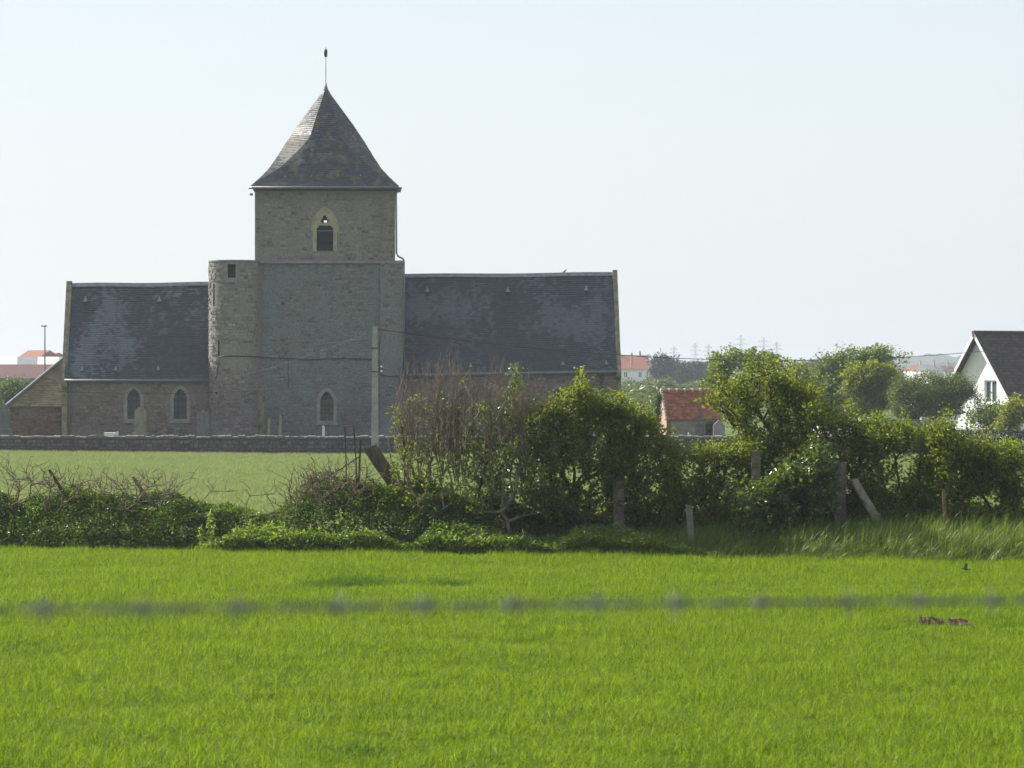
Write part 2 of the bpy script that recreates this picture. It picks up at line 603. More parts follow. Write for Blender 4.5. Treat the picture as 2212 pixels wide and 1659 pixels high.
def mat_slate(name, spots=(), patch=0.5, lichen=0.4, seed=0.0, base=(0.023, 0.032, 0.046), pale=(0.125, 0.152, 0.175)):
    t = NT(name)
    v = t.n('ShaderNodeVectorMath', {'operation': 'ADD'}, i0=t.obj(), i1=(seed, seed * 0.7, seed * 1.3)).outputs[0]
    tint = t.tint()
    c = t.ramp(tint, [(0, tuple(a * 0.72 for a in base)), (0.6, base), (1, tuple(a * 1.35 for a in base))])
    sv = t.mapping(v, (1.0, 0.55, 0.45))
    p1 = t.noise(sv, 0.55, 7, 0.68, 0.25)
    ov = t.obj()
    for (sx_, sz_, rx_, rz_, am) in spots:
        mp = t.n('ShaderNodeMapping', None, Vector=ov)
        mp.inputs['Location'].default_value = (-sx_ / rx_, 0, -sz_ / rz_)
        mp.inputs['Scale'].default_value = (1 / rx_, 0, 1 / rz_)
        ln = t.n('ShaderNodeVectorMath', {'operation': 'LENGTH'}, i0=mp.outputs[0]).outputs['Value']
        p1 = t.math('ADD', p1, t.math('MULTIPLY', t.rng(ln, 1.0, 0.2), am))
    p = t.rng(t.math('ADD', p1, t.math('MULTIPLY', tint, 0.16)), 0.76 - 0.24 * patch, 0.92 - 0.24 * patch)
    c = t.mix(t.math('MULTIPLY', p, 0.72), c, pale)
    streak = t.rng(t.noise(t.mapping(v, (2.2, 0.4, 0.14)), 1.2, 4), 0.55, 0.72)
    c = t.mix(t.math('MULTIPLY', streak, 0.45), c, (0.035, 0.037, 0.036))
    ye = t.rng(t.noise(v, 1.6, 6, 0.7), 0.72 - 0.2 * lichen, 0.80 - 0.2 * lichen)
    c = t.mix(t.math('MULTIPLY', ye, 0.55), c, (0.16, 0.135, 0.05))
    f = t.noise(v, 14, 4, 0.7)
    c = t.mix(0.6, c, t.ramp(f, [(0.3, (0.7, 0.7, 0.7)), (0.7, (1.3, 1.3, 1.3))]), 'MULTIPLY')
    return t.finish(c, 0.42, 0.45, f, 0.25, 0.01)

M = {}
M['wall_tower'] = mat_church_stone('weathered_tower_stone', 0.58, (0.225, 0.228, 0.21), (0.13, 0.132, 0.125), (0.16, 0.138, 0.15), limecol=(0.185, 0.212, 0.208))
M['wall_upper'] = mat_church_stone('belfry_stone', 0.35, (0.275, 0.255, 0.21), (0.18, 0.165, 0.14), zlow=-9, limecol=(0.245, 0.24, 0.21))
M['wall_turret'] = mat_church_stone('turret_stone', 0.3, (0.30, 0.275, 0.235), (0.185, 0.168, 0.15), zlow=4.5, limecol=(0.25, 0.25, 0.225))
M['wall_nave'] = mat_church_stone('nave_stone', 0.28, (0.27, 0.235, 0.20), (0.165, 0.14, 0.125), (0.19, 0.155, 0.15), 4)
M['wall_apse'] = mat_church_stone('apse_rubble', 0.1, (0.24, 0.18, 0.135), (0.13, 0.09, 0.075), (0.17, 0.115, 0.095), 3)
M['coping'] = plain('lichened_coping', (0.20, 0.175, 0.12), 0.95, 0.45, 3.0, 0.1)
M['dressed'] = plain('yellow_dressed_stone', (0.33, 0.29, 0.195), 0.9, 0.25, 5.0, 0.15)
M['dressed_grey'] = plain('grey_dressed_stone', (0.22, 0.21, 0.2), 0.9, 0.25, 5.0, 0.15)
M['slate_a'] = mat_slate('chancel_slate', ((-11.6, 7.4, 1.5, 2.0, 0.36), (-12.3, 5.2, 1.4, 1.9, 0.30), (-10.4, 5.2, 1.3, 1.5, 0.18)), 0.42, 0.35, 3.1)
M['slate_b'] = mat_slate('nave_slate', ((7.0, 7.6, 3.4, 1.2, 0.16), (12.5, 6.8, 3.6, 1.5, 0.15), (10.0, 5.0, 4.0, 1.3, -0.22)), 0.72, 0.3, 11.7, pale=(0.088, 0.112, 0.135))
M['slate_c'] = mat_slate('spire_slate', ((-2.2, 17.6, 1.6, 3.4, 0.5),), 0.32, 1.0, 21.3, (0.032, 0.041, 0.053), (0.26, 0.25, 0.205))  # pale spot: lichen plus sunlight painted into the left facet's slate colour
M['slate_d'] = mat_slate('apse_slate', (), 0.7, 0.9, 31.0, (0.13, 0.115, 0.06), (0.22, 0.205, 0.13))
M['lead'] = plain('weathered_lead', (0.17, 0.185, 0.205), 0.6, 0.3, 4.0, 0.4)
M['zinc'] = plain('zinc_pipe', (0.12, 0.14, 0.155), 0.5, 0.15, 5.0, 0.5)
M['darkpipe'] = plain('dark_pipe', (0.05, 0.05, 0.055), 0.6, 0.2)
M['louvre'] = plain('dark_louvre_board', (0.014, 0.015, 0.022), 0.8, 0.25, 4.0)
M['glass'] = plain('old_window_glass', (0.045, 0.058, 0.072), 0.5, 0.35, 3.0, 0.5)
M['glass_b'] = plain('dusty_boarded_glass', (0.10, 0.10, 0.08), 0.6, 0.35, 3.0, 0.3)
M['vent'] = plain('pale_vent_metal', (0.27, 0.28, 0.27), 0.5, 0.2)
M['iron'] = plain('black_iron', (0.03, 0.03, 0.03), 0.6, 0.2)
M['inside'] = plain('shade_toned_inner_stone', (0.06, 0.055, 0.05), 0.95, 0.3)  # stone coloured dark to stand in for the unlit inside of the openings
M['concrete'] = plain('weathered_concrete', (0.29, 0.285, 0.27), 0.9, 0.22, 5.0, 0.15)
M['cable'] = plain('black_cable', (0.02, 0.02, 0.022), 0.6, 0.1)
M['cable_pale'] = plain('pale_cable', (0.22, 0.22, 0.22), 0.6, 0.1)
M['porcelain'] = plain('white_insulator', (0.8, 0.8, 0.8), 0.2, 0.05)
M['white_wall'] = plain('white_painted_render', (0.80, 0.79, 0.77), 0.85, 0.04, 3.0, 0.2)
M['white_paint'] = plain('white_paint', (0.82, 0.82, 0.81), 0.5, 0.03, 3.0, 0.3)
M['redtile'] = None

def mat_tile(name, base, var=0.3, lich=(0.2, 0.16, 0.09)):
    t = NT(name)
    v = t.obj()
    c = t.ramp(t.tint(), [(0, tuple(a * (1 - var) for a in base)), (0.5, base), (1, tuple(a * (1 + var) for a in base))])
    l = t.rng(t.noise(v, 1.5, 5), 0.58, 0.72)
    c = t.mix(t.math('MULTIPLY', l, 0.45), c, lich)
    f = t.noise(v, 18, 4)
    c = t.mix(0.6, c, t.ramp(f, [(0.3, (0.75, 0.75, 0.75)), (0.7, (1.25, 1.25, 1.25))]), 'MULTIPLY')
    return t.finish(c, 0.85, 0.2, f, 0.3, 0.01)
M['redtile'] = mat_tile('red_clay_tile', (0.255, 0.095, 0.05))
M['browntile'] = mat_tile('dark_brown_tile', (0.062, 0.048, 0.043), 0.3, (0.075, 0.065, 0.05))
M['orangetile'] = mat_tile('orange_roof_tile', (0.29, 0.12, 0.08), 0.15)
M['purpletile'] = mat_tile('purple_brown_tile', (0.12, 0.06, 0.06), 0.2, (0.1, 0.06, 0.06))
M['ridge_tile'] = mat_tile('ridge_tile', (0.34, 0.15, 0.09))
M['mortar'] = plain('pale_mortar', (0.55, 0.52, 0.47), 0.9, 0.1)
M['brick'] = plain('pink_brick', (0.42, 0.25, 0.18), 0.9, 0.3, 7.0)
M['render_grey'] = plain('grey_render', (0.22, 0.215, 0.185), 0.9, 0.25, 2.0)
M['bark'] = plain('brown_bark', (0.075, 0.058, 0.045), 0.95, 0.4, 14.0, 0.1)
M['twig'] = plain('reddish_twig', (0.19, 0.15, 0.125), 0.85, 0.35, 9.0, 0.2)
M['deadwood'] = plain('dry_dead_wood', (0.155, 0.115, 0.085), 0.9, 0.4, 8.0, 0.15)
M['sleeper'] = plain('weathered_oak_post', (0.125, 0.11, 0.088), 0.95, 0.5, 9.0, 0.1, bstr=0.8)
M['birch'] = plain('pale_birch_bark', (0.20, 0.185, 0.15), 0.9, 0.5, 7.0, 0.1)
M['cutwood'] = plain('sawn_wood', (0.36, 0.33, 0.26), 0.9, 0.3, 12.0, 0.1)

def mat_stump():
    t = NT('mossy_trunk_bark')
    v = t.obj()
    f = t.noise(t.mapping(v, (9, 9, 2.2)), 2.0, 6, 0.7)
    c = t.ramp(f, [(0.25, (0.05, 0.042, 0.034)), (0.6, (0.14, 0.12, 0.09)), (0.85, (0.24, 0.22, 0.17))])
    g = t.rng(t.noise(v, 3.0, 4), 0.5, 0.65)
    c = t.mix(t.math('MULTIPLY', g, 0.4), c, (0.09, 0.10, 0.035))
    return t.finish(c, 0.95, 0.1, f, 0.9, 0.03)
M['stump'] = mat_stump()

G = {}
G['barley'] = leafmat('young_barley', [(0.08, (0.024, 0.066, 0.002)), (0.42, (0.098, 0.178, 0.005)), (0.9, (0.240, 0.315, 0.016))], 0.42, (1.7, 1.65, 0.35), 0.6, 0.15, 0.5)
G['wheat'] = leafmat('pale_wheat', [(0.05, (0.10, 0.15, 0.045)), (0.5, (0.155, 0.21, 0.07)), (0.95, (0.22, 0.265, 0.11))], 0.42, (1.45, 1.4, 0.8), 0.5, 0.3, 0.12)
G['weed'] = leafmat('dark_undergrowth', [(0.05, (0.018, 0.042, 0.009)), (0.5, (0.045, 0.092, 0.015)), (0.95, (0.13, 0.18, 0.03))], 0.45, (1.9, 1.8, 0.5))
G['longgrass'] = leafmat('long_green_grass', [(0.05, (0.05, 0.11, 0.02)), (0.5, (0.115, 0.19, 0.03)), (0.95, (0.26, 0.31, 0.085))], 0.48, (1.6, 1.5, 0.5), 0.4, 0.4)
G['haw'] = leafmat('hawthorn_leaf', [(0.05, (0.036, 0.068, 0.012)), (0.5, (0.092, 0.128, 0.018)), (0.85, (0.165, 0.19, 0.026)), (1.0, (0.21, 0.15, 0.04))], 0.52, (1.9, 1.75, 0.5))
G['elder'] = leafmat('elder_leaf', [(0.05, (0.04, 0.074, 0.013)), (0.5, (0.10, 0.145, 0.02)), (0.95, (0.175, 0.21, 0.032))], 0.5, (1.9, 1.75, 0.5))
G['gloss'] = leafmat('glossy_evergreen_leaf', [(0.05, (0.035, 0.065, 0.014)), (0.6, (0.075, 0.12, 0.022)), (0.95, (0.15, 0.18, 0.035))], 0.42, (1.8, 1.7, 0.5), 0.3, 0.7)
G['dock'] = leafmat('pale_weed_leaf', [(0.05, (0.09, 0.16, 0.035)), (0.5, (0.17, 0.25, 0.06)), (0.95, (0.28, 0.33, 0.12))], 0.5, (1.6, 1.6, 0.7))
G['nettle'] = leafmat('nettle_leaf', [(0.05, (0.05, 0.10, 0.02)), (0.5, (0.11, 0.18, 0.03)), (0.95, (0.20, 0.26, 0.05))], 0.48, (1.6, 1.6, 0.5))
G['maple'] = leafmat('sycamore_leaf', [(0.05, (0.045, 0.095, 0.022)), (0.55, (0.10, 0.165, 0.032)), (0.95, (0.20, 0.24, 0.05))], 0.48, (1.7, 1.6, 0.5))
G['lime'] = leafmat('yellow_green_leaf', [(0.05, (0.07, 0.115, 0.015)), (0.5, (0.16, 0.205, 0.024)), (0.95, (0.27, 0.28, 0.035))], 0.5, (1.8, 1.65, 0.5))
G['olive'] = leafmat('grey_green_leaf', [(0.05, (0.045, 0.075, 0.028)), (0.55, (0.09, 0.13, 0.045)), (0.95, (0.15, 0.185, 0.06))], 0.42, (1.6, 1.55, 0.6))
G['pine'] = leafmat('dark_pine', [(0.05, (0.012, 0.028, 0.018)), (0.55, (0.024, 0.045, 0.026)), (0.95, (0.04, 0.065, 0.035))], 0.15)
G['scrub'] = leafmat('scrub_leaf', [(0.05, (0.04, 0.075, 0.022)), (0.5, (0.075, 0.12, 0.032)), (0.95, (0.125, 0.165, 0.045))], 0.35, vscale=0.03)
G['box'] = leafmat('clipped_hedge_leaf', [(0.05, (0.01, 0.025, 0.010)), (0.6, (0.02, 0.045, 0.014)), (0.95, (0.035, 0.065, 0.02))], 0.15)
G['ivy'] = leafmat('ivy_leaf', [(0.05, (0.03, 0.07, 0.015)), (0.55, (0.07, 0.13, 0.025)), (0.95, (0.13, 0.19, 0.035))], 0.4)

def mat_ground():
    t = NT('field_soil')
    v = t.obj()
    f = t.noise(v, 3.0, 6, 0.65)
    soil = t.ramp(f, [(0.3, (0.055, 0.036, 0.024)), (0.7, (0.13, 0.085, 0.058))])
    g = t.noise(v, 0.05, 5)
    grass = t.ramp(g, [(0.3, (0.05, 0.085, 0.022)), (0.7, (0.10, 0.14, 0.04))])
    y = t.n('ShaderNodeSeparateXYZ', None, Vector=v).outputs[1]
    near = t.rng(y, 22, 18)
    far = t.rng(y, 70, 74)
    c = t.mix(t.math('MAXIMUM', near, far), soil, grass)
    return t.finish(c, 0.95, 0.1, f, 0.6, 0.05)
M['ground'] = mat_ground()
M['hill'] = plain('wooded_hill', (0.035, 0.055, 0.03), 0.95, 0.5, 0.02, 0.05)

# ---------------------------------------------------------------- ground and hills
def gz(x, y):
    y = np.asarray(y, float)
    z = np.interp(y, [-1e5, 7, 20, 230, 500, 800, 2000, 3000, 8000], [1.55, 1.55, -0.3, -0.3, 0.9, 2.6, 6.0, 8.0, 8.0])
    return z

ys = np.concatenate([np.arange(-40, 7, 6), np.arange(7, 24, 0.8), np.arange(24, 90, 1.0), np.arange(90, 260, 4), np.geomspace(260, 7500, 50)])
xs = np.concatenate([-np.geomspace(4000, 30, 24), np.arange(-28, 29, 1.0), np.geomspace(30, 4000, 24)])
X, Y = np.meshgrid(xs, ys)
Zg = gz(X, Y) + 0.055 * ((Y > 24) & (Y < 77)) + 0.03 * (vnoise(np.stack([X, Y, X * 0], -1), 0.7) - 0.5)
nx = len(xs)
idx = np.arange(len(ys) * nx).reshape(len(ys), nx)
Fq = np.stack([idx[:-1, :-1], idx[:-1, 1:], idx[1:, 1:], idx[1:, :-1]], -1).reshape(-1, 4)
link('ground', new_mesh('ground', np.stack([X, Y, Zg], -1).reshape(-1, 3), [Fq], None, M['ground'], True), kind='structure')

def hill(d, prof, seed, depth=260, bump=2.6):
    r = np.random.default_rng(seed)
    px = np.arange(prof[0][0], prof[-1][0], 1.2)
    py = np.interp(px, [p[0] for p in prof], [p[1] for p in prof])
    h = EYE - (py - CY) / F * d
    x = (px - CX) / F * d
    q = np.stack([x, x * 0, x * 0 + seed], -1)
    b = (vnoise(q, 0.055) - 0.4) * bump * 1.3 + (vnoise(q, 0.16) - 0.4) * bump + (vnoise(q, 0.4) - 0.5) * bump * 0.5
    rows = []
    for yy, f in ((d - depth, 0), (d - depth * 0.4, 0.62), (d - depth * 0.12, 0.9), (d, 1.0), (d + depth, 0.0)):
        base = 3.0
        rows.append(np.stack([x, np.full_like(x, yy), base + (h - base) * f + b * (f if f > 0 else 0) * r.uniform(0.6, 1.0, len(x)) * (1 if f == 1 else 1.0)], -1))
    V = np.stack(rows)
    n = len(x)
    ii = np.arange(5 * n).reshape(5, n)
    Fh = np.stack([ii[:-1, :-1], ii[:-1, 1:], ii[1:, 1:], ii[1:, :-1]], -1).reshape(-1, 4)
    link('hill', new_mesh('hill', V.reshape(-1, 3), [Fh], None, M['hill'], True), kind='structure')
hill(3300, [(-2500, 782), (-300, 780), (60, 777), (130, 772), (500, 776), (1100, 779), (1330, 776), (1420, 778), (1560, 782), (1960, 772), (2010, 768), (2060, 770), (2120, 766), (2300, 772), (5200, 784)], 5)
hill(2100, [(-2500, 800), (0, 797), (300, 800), (1330, 799), (1450, 796), (1700, 799), (1980, 789), (2080, 786), (2200, 790), (5200, 800)], 9, 300, 2.2)

# ---------------------------------------------------------------- the church
CH_D = 200.0
CH_ROT = math.radians(2.0)
P0 = at(701, 970, CH_D); P0[2] = -0.3
church = empty('church', P0, CH_ROT, 'grey stone church with square tower, slate spire and round stair turret', 'church')
_ca, _sa = math.cos(CH_ROT), math.sin(CH_ROT)
def c(px, py, yl=0.0):
    """photo point -> church-local (x, z) on the plane local y = yl"""
    dx, dz = (px - CX) / F, -(py - CY) / F
    # local y of point t*(dx,1): -(X-P0x)*sa + (Y-P0y)*ca = yl
    t = (yl - P0[0] * _sa + P0[1] * _ca) / (-dx * _sa + _ca)
    Xw, Yw, Zw = t * dx, t, EYE + t * dz
    return ((Xw - P0[0]) * _ca + (Yw - P0[1]) * _sa, Zw - P0[2])
def cxs(px, yl=0.0): return c(px, 829.5, yl)[0]
def czs(py, yl=0.0): return c(700, py, yl)[1]

def arch(xc, w, z0, zs, za, n=8):
    """pointed arch outline, counter-clockwise"""
    h = za - zs
    R = (w * w / 4 + h * h) / w
    pts = [(xc - w / 2, z0), (xc + w / 2, z0)]
    a1 = math.asin(min(1, h / R))
    for i in range(n + 1):
        a = a1 * i / n
        pts.append((xc + w / 2 - R + R * math.cos(a), zs + R * math.sin(a)))
    for i in range(n - 1, -1, -1):
        a = a1 * i / n
        pts.append((xc - w / 2 + R - R * math.cos(a), zs + R * math.sin(a)))
    return pts

def stone_course(u0, u1, v0, v1, r, skip, to3d, hh=(0.11, 0.19), ll=(0.15, 0.40), gap=0.010, proud=(0.01, 0.05), keep=None):
    out = []
    v = v0
    while v < v1 - 0.06:
        h = r.uniform(*hh)
        if v + h > v1:
            h = v1 - v
        u = u0 - r.uniform(0, 0.2)
        while u < u1 - 0.05:
            l = r.uniform(*ll)
            a, b = max(u, u0), min(u + l, u1)
            u += l
            if b - a < 0.06:
                continue
            uc, vc = (a + b) / 2, v + h / 2
            if skip and skip(uc, vc, (b - a) / 2, h / 2):
                continue
            if keep is not None and not keep(uc, vc):
                continue
            p = r.uniform(*proud)
            g = gap
            back = [(a + g, v + g), (b - g, v + g), (b - g, v + h - g), (a + g, v + h - g)]
            k = 0.012
            front = [(a + g + k + r.uniform(0, .02), v + g + k + r.uniform(-.004, .012)), (b - g - k - r.uniform(0, .02), v + g + k + r.uniform(-.004, .012)),
                     (b - g - k - r.uniform(0, .02), v + h - g - k - r.uniform(-.004, .012)), (a + g + k + r.uniform(0, .02), v + h - g - k - r.uniform(-.004, .012))]
            vs = [to3d(x, y, -0.03) for x, y in back] + [to3d(x, y, p + r.uniform(-.006, .006)) for x, y in front]
            out.append(((b - a) * h, vs, r.random()))
        v += h
    return out
ST_F = [(4, 5, 6, 7), (0, 1, 5, 4), (1, 2, 6, 5), (2, 3, 7, 6), (3, 0, 4, 7)]
def lay(stones, parent, mat, n_ind, piece='stone', rest='stonework', faces=ST_F):
    stones = sorted(stones, key=lambda s: -s[0])
    for s in stones[:n_ind]:
        m = MB(); m.add(s[1], faces, s[2]); m.build(piece, mat, parent)
    if stones[n_ind:]:
        m = MB()
        for s in stones[n_ind:]:
            m.add(s[1], faces, s[2])
        m.build(rest, mat, parent, kind='stuff')

def holes_skip(hs):
    def f(u, v, hw, hh):
        for (a, b, lo, hi) in hs:
            if a - hw < u < b + hw and lo - hh < v < hi + hh:
                return True
        return False
    return f

def pointed_window(parent, xc, w, z0, zs, za, y, ring, mat_ring, mat_glass, bars=4):
    """surround ring (proud), reveal, glazing with bars"""
    inner = arch(xc, w, z0, zs, za)
    outer = arch(xc, w + 2 * ring, z0 - ring * 0.6, zs, za + ring * 1.1)
    win = boxpart('window', mat_glass, parent, xc - w / 2 - 0.04, xc + w / 2 + 0.04, y + 0.30, y + 0.34, z0 - 0.05, za + 0.02)
    m = MB()
    m.extrude(outer, (lambda a, b: (a, y - 0.045, b), lambda a, b: (a, y + 0.36, b)), 0.5, [inner])
    m.build('surround', mat_ring, win)
    m = MB(); m.box(xc - w / 2 - ring * 1.25, xc + w / 2 + ring * 1.25, y - 0.09, y + 0.25, z0 - ring * 0.6 - 0.1, z0 - ring * 0.6 + 0.003)
    m.build('sill', mat_ring, win)
    for i in range(1, bars + 1):
        z = z0 + (za - z0) * i / (bars + 1.0)
        hw = w / 2 if z < zs else w / 2 * max(0.2, 1 - ((z - zs) / (za - zs)) ** 2)
        boxpart('bar', M['iron'], win, xc - hw, xc + hw, y + 0.27, y + 0.295, z - 0.015, z + 0.015)
    for s in (-1, 1):
        boxpart('bar', M['iron'], win, xc + s * w / 6 - 0.01, xc + s * w / 6 + 0.01, y + 0.275, y + 0.29, z0, zs + (za - zs) * 0.7)
    return outer

srng = random.Random(5)
z_base = 0.0
# --- tower, lower stage
tx0, tx1 = cxs(547), cxs(869)
tz1 = czs(568)
wx = cxs(706); ww = (cxs(720.5) - cxs(692))
wz0, wza = czs(909), czs(845); wzs = wza - ww * 0.85
ring_outer = arch(wx, ww + 0.36, wz0 - 0.1, wzs, wza + 0.2)
m = MB()
m.extrude([(tx0, z_base), (tx1, z_base), (tx1, tz1), (tx0, tz1)], (lambda a, b: (a, 0.0, b), lambda a, b: (a, 0.9, b)), 0.45, [ring_outer])
m.box(tx0, tx0 + 0.8, 0.9, 7.2, z_base, tz1); m.box(tx1 - 0.8, tx1, 0.9, 7.2, z_base, tz1); m.box(tx0 + 0.8, tx1 - 0.8, 6.4, 7.2, z_base, tz1)
m.box(tx0 + 0.8, tx1 - 0.8, 0.9, 6.4, tz1 - 0.3, tz1)
tower = m.build('tower_wall', M['wall_tower'], church)
pointed_window(church, wx, ww, wz0, wzs, wza, 0.0, 0.18, M['dressed_grey'], M['glass_b'], 3)
def keep_tower(u, v):
    n = vnoise(np.array([u + 20, 3.0, v + 20]), 0.5) * 0.6 + vnoise(np.array([u + 20, 9.0, v + 20]), 1.3) * 0.4
    thr = 0.36 - (0.22 if v < 3.6 else 0) - (0.3 if (v > 8.6 and -3 < u < 0.6) else 0)
    return n > thr
sk = holes_skip([(wx - ww / 2 - 0.17, wx + ww / 2 + 0.17, wz0 - 0.15, wza + 0.2)])
st = stone_course(cxs(566), tx1 - 1.16, 0.02, tz1 - 0.02, srng, sk, lambda u, v, o: (u, -o, v), keep=keep_tower, proud=(0.0, 0.035))
lay(st, tower, M['wall_tower'], 60)
# flat buttress on the tower's corner
m = MB(); m.box(cxs(821), tx1 + 0.03, -0.10, 0.6, 0, tz1 - 0.02)
but = m.build('corner_buttress', M['wall_tower'], church)
lay(stone_course(cxs(821) + 0.02, tx1, 0.02, tz1 - 0.05, srng, None, lambda u, v, o: (u, -0.10 - o, v), keep=lambda u, v: vnoise(np.array([u, 5.0, v]), 0.7) > 0.62, proud=(0.0, 0.02)), but, M['wall_tower'], 10)
# string course
m = MB(); m.box(cxs(561), tx1 + 0.1, -0.14, 0.3, tz1 - 0.02, tz1 + 0.13); m.box(tx1 - 0.3, tx1 + 0.1, 0.3, 7.3, tz1 - 0.02, tz1 + 0.13)
m.build('string_course', M['lead'], church)
# --- belfry stage
bx0, bx1 = cxs(550.5, .25), cxs(853.5, .25)
bz0, bz1 = tz1 + 0.1, czs(412, .25)
lx0, lx1 = cxs(684, .25), cxs(719.7, .25)
lz0, lz1 = czs(542, .25), czs(487, .25)
bxc = (lx0 + lx1) / 2
b_w = cxs(728, .25) - cxs(675, .25)
b_arch = arch(bxc, b_w, lz0 - 0.02, czs(493, .25), czs(448, .25))
Yb = 0.25
m = MB()
m.extrude([(bx0, bz0), (bx1, bz0), (bx1, bz1), (bx0, bz1)], (lambda a, b: (a, Yb, b), lambda a, b: (a, Yb + 0.7, b)), 0.45, [b_arch])
m.box(bx0, bx0 + 0.7, Yb + 0.7, 6.9, bz0, bz1); m.box(bx1 - 0.7, bx1, Yb + 0.7, 6.9, bz0, bz1)
bk = [c(699.5, 481, 6.5), c(706.5, 481, 6.5), c(706.5, 475.5, 6.5), c(699.5, 475.5, 6.5)]
m.extrude([(bx0 + 0.7, bz0), (bx1 - 0.7, bz0), (bx1 - 0.7, bz1), (bx0 + 0.7, bz1)], (lambda a, b: (a, 6.3, b), lambda a, b: (a, 6.9, b)), 0.45, [bk])
belfry = m.build('belfry_wall', M['wall_upper'], church)
tre = []
tcx, tcz, tr_ = cxs(701.6, .25), czs(475, .25), 0.105
for k, (ax, az) in enumerate(((0.105, -0.06), (0, 0.13), (-0.105, -0.06))):
    a0 = (-110, -5, 65)[k] if False else None
    cen = (tcx + ax, tcz + az)
    st_a, en_a = ((-100, 70), (-10, 190), (110, 280))[k]
    for i in range(8):
        a = math.radians(st_a + (en_a - st_a) * i / 7)
        tre.append((cen[0] + tr_ * math.cos(a), cen[1] + tr_ * math.sin(a)))
louv = [(lx0, lz0), (lx1, lz0), (lx1, lz1 - 0.14), (lx1 - 0.11, lz1 - 0.05), (lx1 - 0.11, lz1), (lx0 + 0.11, lz1), (lx0 + 0.11, lz1 - 0.05), (lx0, lz1 - 0.14)]
# plate tracery: head + jambs, jambs narrower than the arch head
outer = arch(bxc, b_w - 0.01, lz0 - 0.015, czs(493, .25), czs(448.3, .25))
m = MB()
m.extrude(outer, (lambda a, b: (a, Yb - 0.03, b), lambda a, b: (a, Yb + 0.45, b)), 0.5, [tre, louv])
bwin = m.build('window', M['dressed'], church)
m = MB(); ho = arch(bxc, b_w + 0.16, czs(499, .25), czs(493, .25), czs(445, .25)); hi = arch(bxc, b_w - 0.02, czs(499, .25) - 0.01, czs(493, .25), czs(448.5, .25))
m.extrude(ho[1:-1] + [ho[-1], ho[0]] + [hi[0], hi[-1]] + hi[-2:1:-1] + [hi[1]] if False else ho, (lambda a, b: (a, Yb - 0.06, b), lambda a, b: (a, Yb + 0.05, b)), 0.5, [arch(bxc, b_w - 0.06, czs(499, .25) + 0.02, czs(493, .25), czs(449.5, .25))])
m.build('hood_mould', M['dressed'], bwin)
for k in range(3):
    zz = lz0 + (lz1 - lz0) * (k + 0.12) / 3.0
    h = (lz1 - lz0) / 3.0
    m = MB()
    m.add([(lx0, Yb + 0.12, zz), (lx1, Yb + 0.12, zz), (lx1, Yb + 0.42, zz + h * 0.95), (lx0, Yb + 0.42, zz + h * 0.95),
           (lx0, Yb + 0.15, zz - 0.03), (lx1, Yb + 0.15, zz - 0.03), (lx1, Yb + 0.45, zz + h * 0.92), (lx0, Yb + 0.45, zz + h * 0.92)],
          [(0, 1, 2, 3), (7, 6, 5, 4), (0, 4, 5, 1), (1, 5, 6, 2), (2, 6, 7, 3), (3, 7, 4, 0)])
    m.build('louvre_board', M['louvre'], bwin)
sk = holes_skip([(bxc - b_w / 2, bxc + b_w / 2, lz0 - 0.05, czs(446, .25))])
st = stone_course(bx0 + 0.02, bx1 - 0.02, bz0 + 0.06, bz1 - 0.05, srng, sk, lambda u, v, o: (u, Yb - o, v), keep=lambda u, v: vnoise(np.array([u + 7, 2.0, v]), 0.8) > (0.44 if u < 0.3 else 0.28), proud=(0.005, 0.03))
lay(st, belfry, M['wall_upper'], 70)
for k in range(7):   # quoins on the exposed corner
    pass
# belfry small parts
boxpart('wall_anchor', M['iron'], church, cxs(708) - 0.02, cxs(708) + 0.02, Yb - 0.05, Yb - 0.02, czs(428), czs(417))
# --- spire: octagon above, square at the eaves
zr = lambda zy: czs(82.95 + zy * 0.29995, 3.6)
pm = 0.29995 * (CH_D + 3.6) / F
levels = [(1088, 520, 520), (1062, 492, 484), (1020, 452, 415), (955, 397, 318), (860, 338, 222), (760, 281, 128), (712, 249, 103), (640, 203, 84), (400, 30, 12.4), (372, 16, 6.6)]
scx = (bx0 + bx1) / 2
lev = [(zr(a), b * pm, f * pm) for a, b, f in levels]
def ring8(z, h, f):
    yc = 3.6
    return [(scx - f, yc - h, z), (scx + f, yc - h, z), (scx + h, yc - f, z), (scx + h, yc + f, z), (scx + f, yc + h, z), (scx - f, yc + h, z), (scx - h, yc + f, z), (scx - h, yc - f, z)]
m = MB()
rings = [ring8(*l) for l in lev]
vs = [p for rg_ in rings for p in rg_]
fs = [tuple(reversed(range(8)))]
for i in range(len(rings) - 1):
    for k in range(8):
        k2 = (k + 1) % 8
        fs.append((i * 8 + k, i * 8 + k2, i * 8 + 8 + k2, i * 8 + 8 + k))
m.add(vs, fs)
spire = m.build('spire_roof', M['slate_c'], church)

